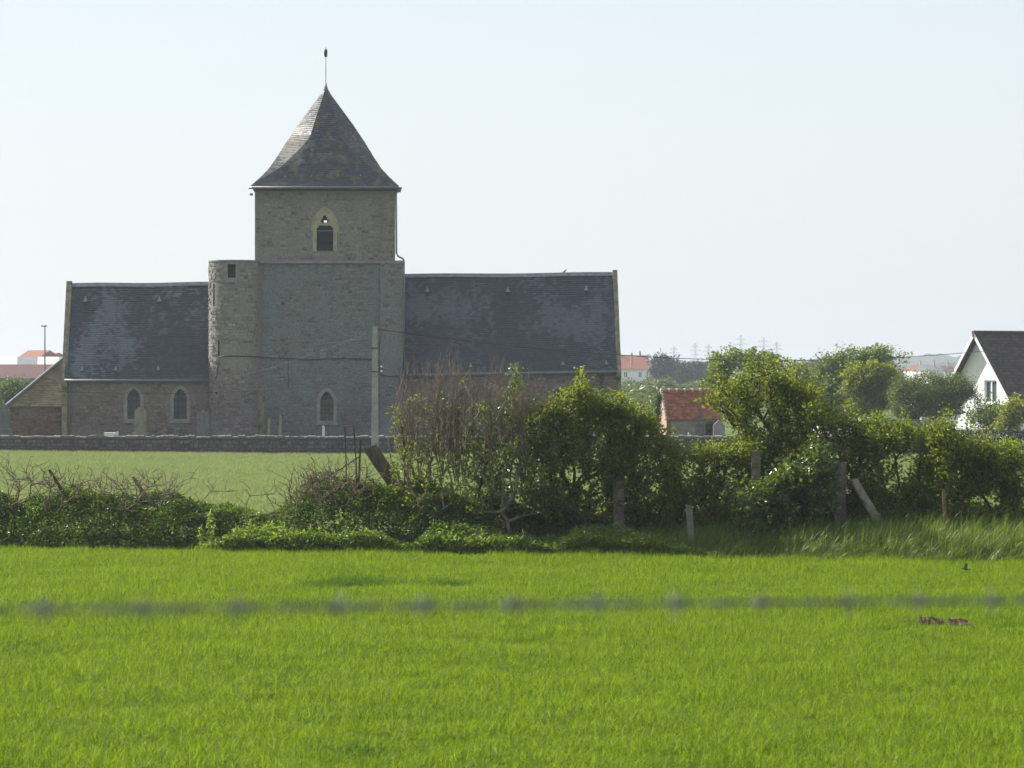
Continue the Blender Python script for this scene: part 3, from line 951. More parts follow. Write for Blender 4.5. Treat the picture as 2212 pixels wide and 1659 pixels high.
def slates(EL, ER, r, width=0.2, expo=0.13, thick=0.022, lift=0.028):
    """EL, ER: left/right edge polylines, bottom to top; returns slate pieces"""
    EL = [np.array(p, float) for p in EL]; ER = [np.array(p, float) for p in ER]
    mid = [(a + b) / 2 for a, b in zip(EL, ER)]
    cum = np.concatenate([[0], np.cumsum([np.linalg.norm(mid[i + 1] - mid[i]) for i in range(len(mid) - 1)])])
    def ev(E, s):
        i = min(max(int(np.searchsorted(cum, s) - 1), 0), len(E) - 2)
        t = (s - cum[i]) / (cum[i + 1] - cum[i] + 1e-9)
        return E[i] + (E[i + 1] - E[i]) * t
    out = []
    s = 0.0
    row = 0
    while s < cum[-1] - 0.03:
        s1 = min(s + expo * 1.06, cum[-1])
        a0, b0, a1, b1 = ev(EL, s), ev(ER, s), ev(EL, s1), ev(ER, s1)
        L = np.linalg.norm(b0 - a0)
        nrm = np.cross(b0 - a0, a1 - a0)
        if np.linalg.norm(nrm) < 1e-9:
            nrm = np.cross(b0 - a0, b1 - b0)
        nrm = nrm / (np.linalg.norm(nrm) + 1e-9)
        cnt = max(1, int(round(L / width)))
        offs = 0.5 * (row % 2)
        for k in range(-1, cnt + 1):
            t0 = (k + offs) / cnt; t1 = (k + 1 + offs) / cnt
            t0, t1 = max(0, t0), min(1, t1)
            if (t1 - t0) * L < 0.03:
                continue
            g = 0.004 / max(L, 0.1)
            jj = r.uniform(-0.008, 0.008)
            up = (a1 - a0) / (np.linalg.norm(a1 - a0) + 1e-9)
            p0 = a0 + (b0 - a0) * (t0 + g); p1 = a0 + (b0 - a0) * (t1 - g)
            q0 = a1 + (b1 - a1) * (t0 + g); q1 = a1 + (b1 - a1) * (t1 - g)
            li = lift + r.uniform(-0.003, 0.006)
            vs = [p0 + nrm * li + up * jj, p1 + nrm * li + up * jj, q1 + nrm * 0.004, q0 + nrm * 0.004,
                  p0 + nrm * (li - thick) + up * jj, p1 + nrm * (li - thick) + up * jj]
            out.append(((t1 - t0) * L * expo, vs, r.random()))
        s += expo
        row += 1
    return out
SL_F = [(0, 1, 2, 3), (4, 5, 1, 0), (4, 0, 3), (1, 5, 2)]
sp = []
for k in (7, 0, 1, 6, 2):
    sp += slates([rg_[k] for rg_ in rings], [rg_[(k + 1) % 8] for rg_ in rings], srng, 0.2, 0.135)
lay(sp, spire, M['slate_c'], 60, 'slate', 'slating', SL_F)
# lead finial, rod, weathercock
apx = scx
m = MB(); m.tube([(apx, 3.6, zr(385)), (apx, 3.6, zr(362)), (apx, 3.6, zr(340)), (apx, 3.6, zr(318))], [0.15, 0.12, 0.06, 0.03], 10)
m.build('lead_finial', M['lead'], church, True)
m = MB(); m.tube([(apx, 3.6, zr(322)), (apx, 3.6, zr(62))], [0.022, 0.014], 6)
rod = m.build('finial_rod', M['iron'], church)
ck = [(-0.26, 0.30), (-0.30, 0.12), (-0.18, 0.02), (-0.05, -0.06), (0.08, -0.04), (0.16, 0.08), (0.18, 0.24), (0.27, 0.26), (0.20, 0.33), (0.14, 0.40), (0.08, 0.30), (0.02, 0.18), (-0.10, 0.14), (-0.15, 0.26), (-0.20, 0.36)]
zc = zr(128)
m = MB()
for wd, sc_ in ((0.055, 0.8), (0.02, 1.0)):
    m.extrude([(a * sc_, b * sc_) for a, b in ck], (lambda a, b, wd=wd: (apx - wd + a * 0.16, 3.6 + a, zc + b), lambda a, b, wd=wd: (apx + wd + a * 0.16, 3.6 + a, zc + b)))
m.build('weathercock', M['iron'], church)
# gutter and eaves board round the tower
ez = lev[0][0]
m = MB(); h0 = lev[0][1]
m.box(scx - h0 + 0.06, scx + h0 - 0.06, 3.6 - h0 + 0.06, 3.6 - h0 + 0.22, ez - 0.17, ez - 0.01)
m.box(scx - h0 + 0.06, scx - h0 + 0.22, 3.6 - h0 + 0.22, 3.6 + h0 - 0.06, ez - 0.17, ez - 0.01)
m.box(scx + h0 - 0.22, scx + h0 - 0.06, 3.6 - h0 + 0.22, 3.6 + h0 - 0.06, ez - 0.17, ez - 0.01)
m.box(scx - h0 + 0.22, scx + h0 - 0.22, 3.6 - h0 + 0.22, 3.6 + h0 - 0.06, ez - 0.06, ez - 0.015)
m.build('eaves_cornice', M['dressed_grey'], church)
m = MB(); m.tube([(scx - h0 + 0.02, 3.6 - h0 - 0.03, ez - 0.10), (scx + h0 - 0.0, 3.6 - h0 - 0.03, ez - 0.07)], 0.075, 8)
m.build('gutter', M['zinc'], church, True)
xh = scx + h0 + 0.06
m = MB(); m.add([(xh - 0.13, 0.0, ez - 0.05), (xh + 0.13, 0.0, ez - 0.05), (xh + 0.13, 0.26, ez - 0.05), (xh - 0.13, 0.26, ez - 0.05), (xh - 0.07, 0.06, ez - 0.32), (xh + 0.05, 0.06, ez - 0.32), (xh + 0.05, 0.2, ez - 0.32), (xh - 0.07, 0.2, ez - 0.32)],
             [(0, 1, 2, 3), (0, 4, 5, 1), (1, 5, 6, 2), (2, 6, 7, 3), (3, 7, 4, 0), (7, 6, 5, 4)])
m.build('rainwater_head', M['lead'], church)
xl = scx - h0 - 0.02
m = MB(); m.box(xl - 0.12, xl + 0.12, 0.05, 0.2, ez - 0.16, ez - 0.1); m.box(xl - 0.06, xl + 0.1, 0.05, 0.2, ez - 0.5, ez - 0.38)
m.build('gutter_bracket', M['lead'], church)
dpx = cxs(855.6, .1)
m = MB(); m.tube([(dpx, 0.12, ez - 0.3), (dpx + 0.02, 0.12, czs(547)), (dpx + 0.10, 0.08, czs(553)), (cxs(870.5), -0.02, czs(559)), (cxs(872.5), -0.1, czs(563)), (cxs(872.5), -0.1, czs(800))], 0.05, 7)
m.build('downpipe', M['zinc'], church, True)

# --- stair turret
tcx_, tcy_ = cxs(508, 0.5), 0.45
tR = cxs(508, 0.5) - cxs(451.5, 0.5)
ttop = czs(565.5)
def ang(px):
    return math.asin(max(-1, min(1, (cxs(px, -0.5) - tcx_) / tR)))
ops = [(492.5, 509.5, 571, 600.5), (460.0, 463.6, 613, 661), (471.2, 474.8, 737, 770), (466.5, 470.5, 847, 852)]
opb = []
for (a, b, ya, yb) in ops:
    opb.append((ang(a), ang(b), czs(yb, -0.6), czs(ya, -0.6)))
angs = sorted(set([round(v, 5) for v in list(np.linspace(-math.pi, math.pi, 49)) + [o[0] for o in opb] + [o[1] for o in opb]]))
zs_ = sorted(set([0.0, ttop] + [o[2] for o in opb] + [o[3] for o in opb]))
tp = lambda a, z, rr=tR: (tcx_ + rr * math.sin(a), tcy_ - rr * math.cos(a), z)
m = MB()
for i in range(len(angs) - 1):
    for j in range(len(zs_) - 1):
        am, zm = (angs[i] + angs[i + 1]) / 2, (zs_[j] + zs_[j + 1]) / 2
        if any(o[0] < am < o[1] and o[2] < zm < o[3] for o in opb):
            continue
        m.add([tp(angs[i], zs_[j]), tp(angs[i + 1], zs_[j]), tp(angs[i + 1], zs_[j + 1]), tp(angs[i], zs_[j + 1])], [(0, 1, 2, 3)])
turret = m.build('stair_turret', M['wall_turret'], church)
for o in opb:
    m = MB()
    a0, a1, z0, z1 = o
    R2 = tR - 0.55
    f_ = [tp(a0, z0), tp(a1, z0), tp(a1, z1), tp(a0, z1)]
    sp_ = tp((a0 + a1) / 2, 0, 0.55)
    dvec = np.array((sp_[0] - tcx_, sp_[1] - tcy_, 0))
    b_ = [tuple(np.array(p) - dvec) for p in f_]
    m.add(f_ + b_, [(4, 5, 6, 7), (0, 4, 7, 3), (1, 2, 6, 5), (0, 1, 5, 4), (3, 7, 6, 2)])
    m.build('opening', M['inside'], turret)
m = MB()
n_ = 40
vs = [tp(2 * math.pi * k / n_, ttop, tR + 0.04) for k in range(n_)] + [tp(2 * math.pi * k / n_, ttop + 0.07, tR + 0.03) for k in range(n_)]
m.add(vs, [tuple(reversed(range(n_))), tuple(n_ + k for k in range(n_))] + [(k, (k + 1) % n_, n_ + (k + 1) % n_, n_ + k) for k in range(n_)])
m.build('turret_cap', M['lead'], church)
sk0 = [(o[0] * tR - 0.03, o[1] * tR + 0.03, o[2] - 0.02, o[3] + 0.02) for o in opb]
st = stone_course(-tR * 1.62, tR * 1.05, 0.02, ttop - 0.02, srng, holes_skip(sk0), lambda u, v, o: tp(u / tR, v, tR + o), ll=(0.18, 0.42), proud=(0.0, 0.05),
                  keep=lambda u, v: vnoise(np.array([u + 30, 1.0, v]), 0.6) > (0.34 if u > -0.7 else 0.1))
lay(st, turret, M['wall_turret'], 70)
m = MB(); m.tube([(cxs(562), 0.05, 0), (cxs(562), 0.05, czs(860)), (cxs(563.5), 0.1, czs(828))], [0.27, 0.25, 0.03], 10)
m.build('angle_shaft', M['coping'], church, True)

# --- chancel (low range beside the turret)
def gable_range(pref, xa, xb, yf, half, z_e, z_r, z_e2, z_r2, wallmat, slatemat, n_st, n_sl, slk, windows=(), ov=0.22):
    """range along x from xa to xb; front wall at local y = yf, ridge at yf + half"""
    hs = []
    sks = []
    for (xc, w, z0, zs, za) in windows:
        hs.append(arch(xc, w + 0.36, z0 - 0.1, zs, za + 0.2))
        sks.append((xc - w / 2 - 0.16, xc + w / 2 + 0.16, z0 - 0.15, za + 0.2))
    m = MB()
    m.extrude([(xa, 0), (xb, 0), (xb, z_e2 + 0.05), (xa, z_e + 0.05)], (lambda a, b: (a, yf, b), lambda a, b: (a, yf + 0.7, b)), 0.45, hs)
    wall = m.build(pref + '_wall', wallmat, church)
    boxpart('back_wall', wallmat, church, xa, xb, yf + 2 * half - 0.6, yf + 2 * half, 0, min(z_e, z_e2))
    lay(stone_course(xa + 0.02, xb - 0.02, 0.02, min(z_e, z_e2) - 0.15, srng, holes_skip(sks), lambda u, v, o: (u, yf - o, v), ll=(0.16, 0.42), hh=(0.11, 0.19), proud=(0.005, 0.045),
                     keep=lambda u, v: vnoise(np.array([u + 3, 8.0, v + 5]), 0.9) > 0.25), wall, wallmat, n_st)
    for (xc, w, z0, zs, za) in windows:
        pointed_window(church, xc, w, z0, zs, za, yf, 0.18, M['dressed_grey'], M['glass'], 4)
    yr = yf + half
    EL = [(xa, yf - ov, z_e), (xa, yr, z_r)]
    ER = [(xb, yf - ov, z_e2), (xb, yr, z_r2)]
    m = MB()
    m.add([(xa, yf - ov, z_e), (xb, yf - ov, z_e2), (xb, yr, z_r2), (xa, yr, z_r), (xa, yr + half + ov, z_e), (xb, yr + half + ov, z_e2),
           (xa, yf - ov, z_e - 0.1), (xb, yf - ov, z_e2 - 0.1), (xa, yr + half + ov, z_e - 0.1), (xb, yr + half + ov, z_e2 - 0.1)],
          [(0, 1, 2, 3), (3, 2, 5, 4), (6, 7, 1, 0), (4, 5, 9, 8), (6, 8, 9, 7), (0, 3, 4, 8, 6), (1, 7, 9, 5, 2)])
    roof = m.build(pref + '_roof', slatemat, church)
    # slight unevenness of an old roof comes from the slates
    lay(slates(EL, ER, srng, 0.2, 0.14), roof, slatemat, n_sl, 'slate', 'slating', SL_F)
    m = MB()
    for s in range(24):
        a0, a1 = s / 24, (s + 1) / 24
        p = lambda t: np.array((xa + (xb - xa) * t, yr, z_r + (z_r2 - z_r) * t + 0.02 * math.sin(t * 9)))
        sl = (z_r - z_e) / (half + ov)
        w = 0.13
        A, B = p(a0), p(a1)
        for q in (-1, 1):
            lo = np.array((0, q * w, -w * sl - 0.0)); off = np.array((0, q * 0.035, 0.05))
            vs = [A + off * 0 + (0, 0, 0.055), B + (0, 0, 0.055), B + lo + off, A + lo + off]
            m.add(vs, [(0, 1, 2, 3) if q > 0 else (3, 2, 1, 0)])
    m.build('ridge_cap', M['lead'], roof)
    m = MB(); m.tube([(xa, yf - ov - 0.05, z_e - 0.07), (xb, yf - ov - 0.05, z_e2 - 0.07)], 0.075, 8)
    m.build('gutter', M['zinc'], church, True)
    return yr, wall, roof

def gable_wall(x0, x1, yf, half, z_e, z_r, raise_, zfoot, nm='gable_wall'):
    yr = yf + half
    sl = (z_r - z_e) / half
    up = raise_
    poly = [(yf - 0.05, zfoot), (yf - 0.05, z_e - 0.55), (yf - 0.30, z_e - 0.35), (yf - 0.30, z_e + up - 0.30 * sl + 0.15), (yr - 0.12, z_r + up), (yr + 0.12, z_r + up), (yf + 2 * half + 0.3, z_e + up - 0.15), (yf + 2 * half + 0.3, zfoot)]
    m = MB()
    m.extrude(poly, (lambda a, b: (x0, a, b), lambda a, b: (x1, a, b)))
    return m.build(nm, M['coping'], church)

CY0 = 0.4
ch_x0, ch_x1 = cxs(140, CY0), cxs(470, CY0)
win_ch = []
for (a, b) in ((275, 303), (375.5, 403.5)):
    xa_, xb_ = cxs(a, CY0), cxs(b, CY0)
    z0_, za_ = czs(905, CY0), czs(840, CY0)
    w_ = xb_ - xa_
    win_ch.append(((xa_ + xb_) / 2, w_, z0_, za_ - w_ * 0.8, za_))
ch_ze, ch_zr = czs(819, CY0), czs(614.5, CY0 + 3.1)
yr, w_, ch_roof = gable_range('chancel', ch_x0, ch_x1, CY0, 3.1, ch_ze, ch_zr, ch_ze, czs(611.5, CY0 + 3.1), M['wall_nave'], M['slate_a'], 40, 120, 'slate', win_ch)
gable_wall(cxs(133.5, CY0), cxs(145.5, CY0), CY0, 3.1, ch_ze, ch_zr, 0.17, 0)
m = MB(); x_ = cxs(151.5, CY0)
m.tube([(x_, CY0 - 0.27, ch_ze - 0.1), (x_, CY0 - 0.1, ch_ze - 0.35), (x_, CY0 - 0.1, 0.1)], 0.05, 7)
m.build('downpipe', M['zinc'], church, True)
# --- nave (long range on the other side)
NY = 0.35
nv_x0, nv_x1 = tx1 - 0.05, cxs(1333, NY)
nv_ze, nv_ze2 = czs(808, NY), czs(800, NY)
nv_zr, nv_zr2 = czs(594, NY + 3.25), czs(589.5, NY + 3.25)
win_nv = []
for (a, b) in ((985, 1012), (1085, 1112), (1190, 1217)):
    xa_, xb_ = cxs(a, NY), cxs(b, NY)
    w_ = xb_ - xa_
    win_nv.append(((xa_ + xb_) / 2, w_, czs(905, NY), czs(840, NY) - w_ * .8, czs(840, NY)))
gable_range('nave', nv_x0, nv_x1, NY, 3.25, nv_ze, nv_zr, nv_ze2, nv_zr2, M['wall_nave'], M['slate_b'], 20, 110, 'slate', win_nv)
gable_wall(cxs(1331.5, NY), cxs(1341.5, NY), NY, 3.25, nv_ze2, nv_zr2, 0.17, 0)
for xx, lab in ((1301, 0), (1296, 1)):
    m = MB(); x_ = cxs(xx, NY)
    if lab == 0:
        m.tube([(x_, NY - 0.28, nv_ze2 - 0.1), (x_, NY - 0.1, nv_ze2 - 0.35), (x_, NY - 0.1, 0.1)], 0.045, 7)
        m.build('downpipe', M['darkpipe'], church, True)
    else:
        m.tube([(cxs(1290, NY), NY - 0.06, nv_ze2 - 0.15), (cxs(1297, NY), NY - 0.06, czs(815)), (cxs(1300, NY), NY - 0.06, czs(822)), (cxs(1294, NY), NY - 0.06, czs(836)), (cxs(1293, NY), NY - 0.06, czs(870))], 0.025, 6)
        m.build('cable', M['cable'], church, True)
# --- roof vents
def vent_mesh(s):
    m = MB()
    h, w, dp = 0.24 * s, 0.14 * s, 0.34 * s
    m.add([(-w, -dp, -0.12 * s), (w, -dp, -0.12 * s), (0, -dp, h), (-w * 0.8, 0.12, 0.05), (w * 0.8, 0.12, 0.05), (0, 0.22 * s, h * 1.05)],
          [(0, 1, 2), (0, 2, 5, 3), (1, 4, 5, 2), (0, 3, 4, 1)])
    return m.mesh('roof_vent', M['vent'])
vm_big, vm_small = vent_mesh(0.8), vent_mesh(0.62)
def add_vent(px, py, big, half, ze, zr_, yf, ov=0.22):
    # solve for the roof plane along the pixel ray
    for _ in range(30):
        pass
    lo, hi = yf - ov, yf + half
    for _ in range(40):
        mid = (lo + hi) / 2
        x, z = c(px, py, mid)
        zroof = ze + (zr_ - ze) * (mid - (yf - ov)) / (half + ov)
        if z > zroof:
            lo = mid
        else:
            hi = mid
    o = link('roof_vent', vm_big if big else vm_small, church)
    o.location = (x, mid, z)
for px, py, big in ((185, 648, 1), (344.5, 648, 1), (177, 798, 0), (250, 797, 0), (342, 796.5, 0)):
    add_vent(px, py, big, 3.1, ch_ze, ch_zr, CY0)
for px, py, big in ((923, 627, 1), (1097, 627, 1), (1266, 624, 1), (1016.5, 790, 0), (1114.5, 788, 0), (1215.7, 786, 0), (1309.5, 784, 0)):
    add_vent(px, py, big, 3.25, (nv_ze + nv_ze2) / 2, (nv_zr + nv_zr2) / 2, NY)
for zx, zy in ((395, 1000), (585, 998), (775, 993), (937, 992)):
    i = np.interp(zy, [955, 1020, 1062, 1088][:], [397, 452, 492, 520]) * pm
    x, z = c(497.7 + zx * 0.29995, 82.95 + zy * 0.29995, 3.6 - i)
    o = link('roof_vent', vm_small, church)
    o.location = (x, 3.6 - i, z)
    o.scale = (0.8, 0.8, 0.8)

# --- apse beyond the chancel gable
AY = 0.75
ax0, ax1 = cxs(16, AY), cxs(134, AY)
a_e, a_t = czs(877, AY), czs(772, AY + 2.4)
m = MB(); m.box(ax0 + 0.12, ax1, AY, AY + 5.2, 0, a_e)
apw = m.build('apse_wall', M['wall_apse'], church)
lay(stone_course(ax0 + 0.13, ax1 - 0.02, 0.02, a_e - 0.06, srng, None, lambda u, v, o: (u, AY - o, v), hh=(0.1, 0.17), ll=(0.14, 0.38), proud=(0.01, 0.05)), apw, M['wall_apse'], 30)
ft = (ax1, AY + 2.6, a_t)
m = MB()
fl, fr, bl, br = (ax0, AY - 0.15, a_e), (ax1, AY - 0.15, a_e), (ax0, AY + 5.35, a_e), (ax1, AY + 5.35, a_e)
m.add([fl, fr, ft, bl, br, (ax0, AY - 0.15, a_e - 0.06), (ax1, AY - 0.15, a_e - 0.06), (ax0, AY + 5.35, a_e - 0.06), (ax1, AY + 5.35, a_e - 0.06)], [(0, 1, 2), (3, 0, 2), (4, 3, 2), (5, 6, 1, 0), (7, 5, 0, 3), (6, 5, 7, 8)])
apr = m.build('apse_roof', M['slate_d'], church)
sl_ = slates([fl, ft], [fr, (ft[0], ft[1], ft[2])], srng, 0.2, 0.14)
lay(sl_, apr, M['slate_d'], 30, 'slate', 'slating', SL_F)
m = MB(); m.tube([(fl[0] - 0.05, fl[1] - 0.03, fl[2] + 0.03), (ft[0], ft[1], ft[2] + 0.07)], 0.085, 6)
m.build('lead_hip', M['zinc'], apr)
# --- cables fixed to the church
m = MB()
cp = [(472.5, 770.5), (485, 769.5), (510, 769), (540, 770), (570, 772), (600, 773.5), (640, 775), (665, 777), (700, 775.5), (745, 774.5), (790, 776), (815, 776.5), (819.5, 779), (820, 800), (821.5, 810), (838, 813), (868, 811.5)]
pts = []
for x, y in cp:
    yl = -0.06
    if x < 562:
        xx = cxs(x, -0.5)
        yl = tcy_ - math.sqrt(max(0.02, tR ** 2 - (xx - tcx_) ** 2)) - 0.07
    if x > 819: yl = -0.17
    q = c(x, y, yl); pts.append((q[0], yl, q[1]))
m.tube(pts, 0.027, 6)
m.build('wall_cable', M['cable'], church, True)
m = MB(); pts = []
for x, y in ((472.5, 771), (470.5, 790), (468.5, 812), (466, 820), (460, 823), (452, 822.5)):
    xx = cxs(x, -0.3); yl = tcy_ - math.sqrt(max(0.01, tR ** 2 - min(tR ** 2, (xx - tcx_) ** 2))) - 0.06
    q = c(x, y, yl); pts.append((q[0], yl, q[1]))
m.tube(pts, 0.02, 6); m.build('wall_cable', M['cable'], church, True)
m = MB(); m.tube([(cxs(622.6), -0.05, czs(777)), (cxs(622.6), -0.05, czs(837))], 0.013, 6); m.build('wall_cable', M['cable'], church, True)
m = MB(); m.tube([(cxs(866), -0.18, czs(833)), (cxs(866), -0.18, czs(790))], 0.05, 6); m.box(cxs(863), cxs(869), -0.26, -0.1, czs(792), czs(780)); m.build('lamp_bracket', M['zinc'], church)

# ---------------------------------------------------------------- churchyard wall
wl = [(-260, 194.5), (0, 190.5), (690, 183.5), (1300, 181.5), (1760, 181.5), (2500, 182)]
def wpt(px):
    d = np.interp(px, [p[0] for p in wl], [p[1] for p in wl])
    return np.array(((px - CX) / F * d, d))
pxs = np.linspace(-200, 2012, 60)
PW = np.array([wpt(p) for p in pxs])
cum = np.concatenate([[0], np.cumsum(np.linalg.norm(np.diff(PW, axis=0), axis=1))])
tops = EYE - (941.5 - CY) / F * PW[:, 1] + 0.3
def wall3(u, v, o):
    x = np.interp(u, cum, PW[:, 0]); y = np.interp(u, cum, PW[:, 1])
    return (x, y - o, v - 0.3)
M['rubble'] = mat_church_stone('dark_rubble', 0.1, (0.19, 0.18, 0.165), (0.095, 0.09, 0.088), (0.115, 0.105, 0.105), 0.75, (0.20, 0.20, 0.18))
m = MB()
wv, wf = [], []
for i in range(60):
    for (o, v) in ((0.0, 0), (0.0, tops[i] - 0.06), (-0.42, tops[i] - 0.06), (-0.42, 0)):
        wv.append(wall3(cum[i], v, o))
for i in range(59):
    for k in range(3):
        wf.append((4 * i + k, 4 * i + 4 + k, 4 * i + 5 + k, 4 * i + 1 + k))
m.add(wv, [tuple(reversed(f)) for f in wf], 0.1)
bw = m.build('churchyard_wall', M['rubble'], label='low dark rubble stone wall round the churchyard along the pale crop field', cat='wall')
wr = random.Random(77)
body = stone_course(0.02, cum[-1] - 0.02, 0.0, float(tops.min()) - 0.08, wr, None, wall3, hh=(0.10, 0.2), ll=(0.12, 0.42), gap=0.008, proud=(0.0, 0.07))
cop = []
u = 0.0
while u < cum[-1] - 0.5:
    l = wr.uniform(0.18, 0.5); tz = float(np.interp(u, cum, tops))
    h0_, h1_ = tz - 0.12, tz + wr.uniform(-0.03, 0.05)
    a, b = u + 0.01, u + l - 0.01
    j = lambda: wr.uniform(-0.02, 0.02)
    vs = [wall3(a, h0_, 0.05 + j()), wall3(b, h0_, 0.05 + j()), wall3(b, h1_ - 0.03 + j(), 0.04), wall3(a, h1_ - 0.03 + j(), 0.04), wall3(b, h1_ + j(), -0.4), wall3(a, h1_ + j(), -0.4), wall3(b, h0_, -0.45), wall3(a, h0_, -0.45)]
    cop.append((l * 0.2, vs, wr.uniform(0.5, 1.0)))
    u += l
CP_F = [(0, 1, 2, 3), (3, 2, 4, 5), (5, 4, 6, 7), (0, 3, 5, 7), (1, 6, 4, 2)]
vis = [s for s in body if -24 < s[1][4][0] < -6.5]
hid = [s for s in body if not (-24 < s[1][4][0] < -6.5)]
vis.sort(key=lambda s: -s[0])
lay(vis[:200], bw, M['rubble'], 200)
lay(hid + vis[200:], bw, M['rubble'], 0)
lay(cop, bw, M['rubble'], 90, 'coping_stone', 'coping_stonework', CP_F)

# ---------------------------------------------------------------- graves
gm = {'grey': plain('grey_gravestone', (0.13, 0.125, 0.13), 0.85, 0.3, 4.0), 'brown': plain('lichened_gravestone', (0.21, 0.195, 0.15), 0.9, 0.35, 3.0), 'pale': plain('pale_gravestone', (0.62, 0.62, 0.60), 0.8, 0.12, 4.0)}
def stone_slab(name, label, outline_px, d, thick, mat, extra=None, cat='gravestone', group=None, rz=0.0):
    """outline in photo units; stands on the churchyard ground at distance d"""
    P = [at(x, y, d) for x, y in outline_px]
    xc_ = np.mean([p[0] for p in P])
    o = empty(name, (xc_, d, -0.3), rz, label, cat, group)
    m = MB()
    pts = [(p[0] - xc_, max(0.0, p[2] + 0.3)) for p in P]
    m.extrude(pts, (lambda a, b: (a, 0, b), lambda a, b: (a, thick, b)))
    m.build('slab', mat, o)
    if extra:
        for nm, ol, y0, th, mt in extra:
            m = MB(); q = [at(x, y, d) for x, y in ol]
            m.extrude([(p[0] - xc_, max(0.0, p[2] + 0.3)) for p in q], (lambda a, b: (a, y0, b), lambda a, b: (a, y0 + th, b)))
            m.build(nm, mt, o)
    return o
def rect(x0, x1, y0, y1): return [(x0, y1), (x1, y1), (x1, y0), (x0, y0)]
def roundtop(x0, x1, y0, y1, sh=8):
    xm = (x0 + x1) / 2; w = (x1 - x0) / 2
    return [(x0, y1), (x1, y1), (x1, y0 + sh)] + [(xm + w * math.cos(a), y0 + sh - sh * math.sin(a)) for a in np.linspace(0.25, math.pi - 0.25, 7)] + [(x0, y0 + sh)]
stone_slab('gravestone', 'lichen-covered round-topped gravestone in front of a chancel window', roundtop(290, 316, 879, 985, 14), 195, 0.14, gm['brown'], [('plinth', rect(286, 320, 934, 985), -0.12, 0.4, gm['brown'])])
stone_slab('gravestone', 'dark gravestone with curled shoulders beside the stair turret', [(425, 985), (452, 985), (452, 893), (449, 886), (446, 891), (438, 883), (431, 891), (427, 887), (425, 893)], 194.5, 0.16, gm['grey'])
stone_slab('tomb', 'gabled dark tomb with cross beside the apse', [(-12, 985), (17, 985), (17, 893), (14, 887), (6, 880), (-5, 887), (-12, 893)], 196, 0.7, gm['grey'],
           [('cross', [(3.5, 884), (8, 884), (8, 862), (3.5, 862)], 0.3, 0.14, gm['brown']), ('plinth', rect(2, 28, 926, 985), -0.7, 0.68, gm['grey'])], 'tomb')
stone_slab('gravestone', 'narrow slanting gravestone before the tower beside its angle shaft', rect(578.5, 582.5, 905, 985), 192, 0.7, gm['brown'], None, rz=0.0)
stone_slab('gravestone', 'narrow gravestone with small knob top before the tower wall', [(602.5, 985), (607.5, 985), (607.5, 905), (606.5, 904), (607.5, 899), (605, 897), (602.5, 899), (603.5, 904), (602.5, 905)], 192, 0.6, gm['brown'])
stone_slab('marker_post', 'small white marker stone below the tower window', [(695.5, 985), (701.5, 985), (701, 921), (698.5, 918.5), (696, 921)], 190, 0.13, gm['pale'], None, 'marker')
stone_slab('grave_slab', 'low pale flat grave slab behind the churchyard wall', rect(224, 252, 934.5, 985), 194, 1.0, gm['pale'], [('book', [(247, 940), (256, 940), (256, 931), (250, 933)], -0.1, 0.1, gm['pale'])], 'grave')
stone_slab('memorial_cross', 'dark grey memorial cross on a pedestal before the red-roofed hut', rect(1503, 1522, 918, 985), 200, 0.6, gm['grey'],
           [('shaft', [(1508, 920), (1516, 920), (1514, 890), (1511, 888), (1509, 890)], 0.15, 0.25, gm['grey']), ('cap', rect(1505, 1520, 914, 918.2), -0.05, 0.7, gm['grey'])], 'memorial')
stone_slab('gravestone', 'pale gable-topped gravestone beside the hut doorway', [(1541, 985), (1566, 985), (1566, 919), (1553, 907), (1541, 919)], 204, 0.3, plain('pinkish_stone', (0.30, 0.27, 0.27), 0.9, 0.2, 3.0))
stone_slab('statuette', 'small white statuette behind the wall below the hut', [(1486, 985), (1494, 985), (1493, 941), (1492, 938), (1490, 941), (1488, 933), (1486, 935)], 186, 0.12, gm['pale'], None, 'statue')
big = stone_slab('tomb', 'wide grey concrete tomb with two posts and a dark cap', rect(1868, 1993, 914, 985), 193, 0.5, plain('tomb_concrete', (0.26, 0.25, 0.24), 0.9, 0.3, 1.5),
                 [('post', rect(1856, 1870, 903, 985), -0.15, 0.8, M['concrete']), ('post', rect(1990, 2005, 902, 985), -0.15, 0.8, M['concrete']), ('cap', rect(1869, 1991, 907, 914.5), -0.1, 0.7, gm['grey']),
                  ('panel', [(1905, 985), (1965, 985), (1962, 935), (1940, 926), (1908, 930)], -0.06, 0.05, M['concrete'])], 'tomb')

# ---------------------------------------------------------------- pole, overhead lines, floodlight mast
PD = 172.0
pb = at(810, 985, PD)
pole = empty('utility_pole', (pb[0], PD, -0.3), 0, 'tapered grey concrete utility pole standing in front of the church', 'pole')
ptop = EYE - (705 - CY) / F * PD + 0.3
m = MB()
ra, rb = 5.2 / F * PD, 8.4 / F * PD
m.add([(-rb, -rb * .8, 0), (rb, -rb * .8, 0), (rb, rb * .8, 0), (-rb, rb * .8, 0), (-ra, -ra * .8, ptop), (ra, -ra * .8, ptop), (ra, ra * .8, ptop), (-ra, ra * .8, ptop)],
      [(0, 1, 5, 4), (1, 2, 6, 5), (2, 3, 7, 6), (3, 0, 4, 7), (4, 5, 6, 7)])
m.build('shaft', M['concrete'], pole)
for y in (752, 803):
    z = EYE - (y - CY) / F * PD + 0.3
    boxpart('band', M['iron'], pole, -ra * 1.35, ra * 1.35, -ra * 1.15, ra * 1.15, z - 0.02, z + 0.02)
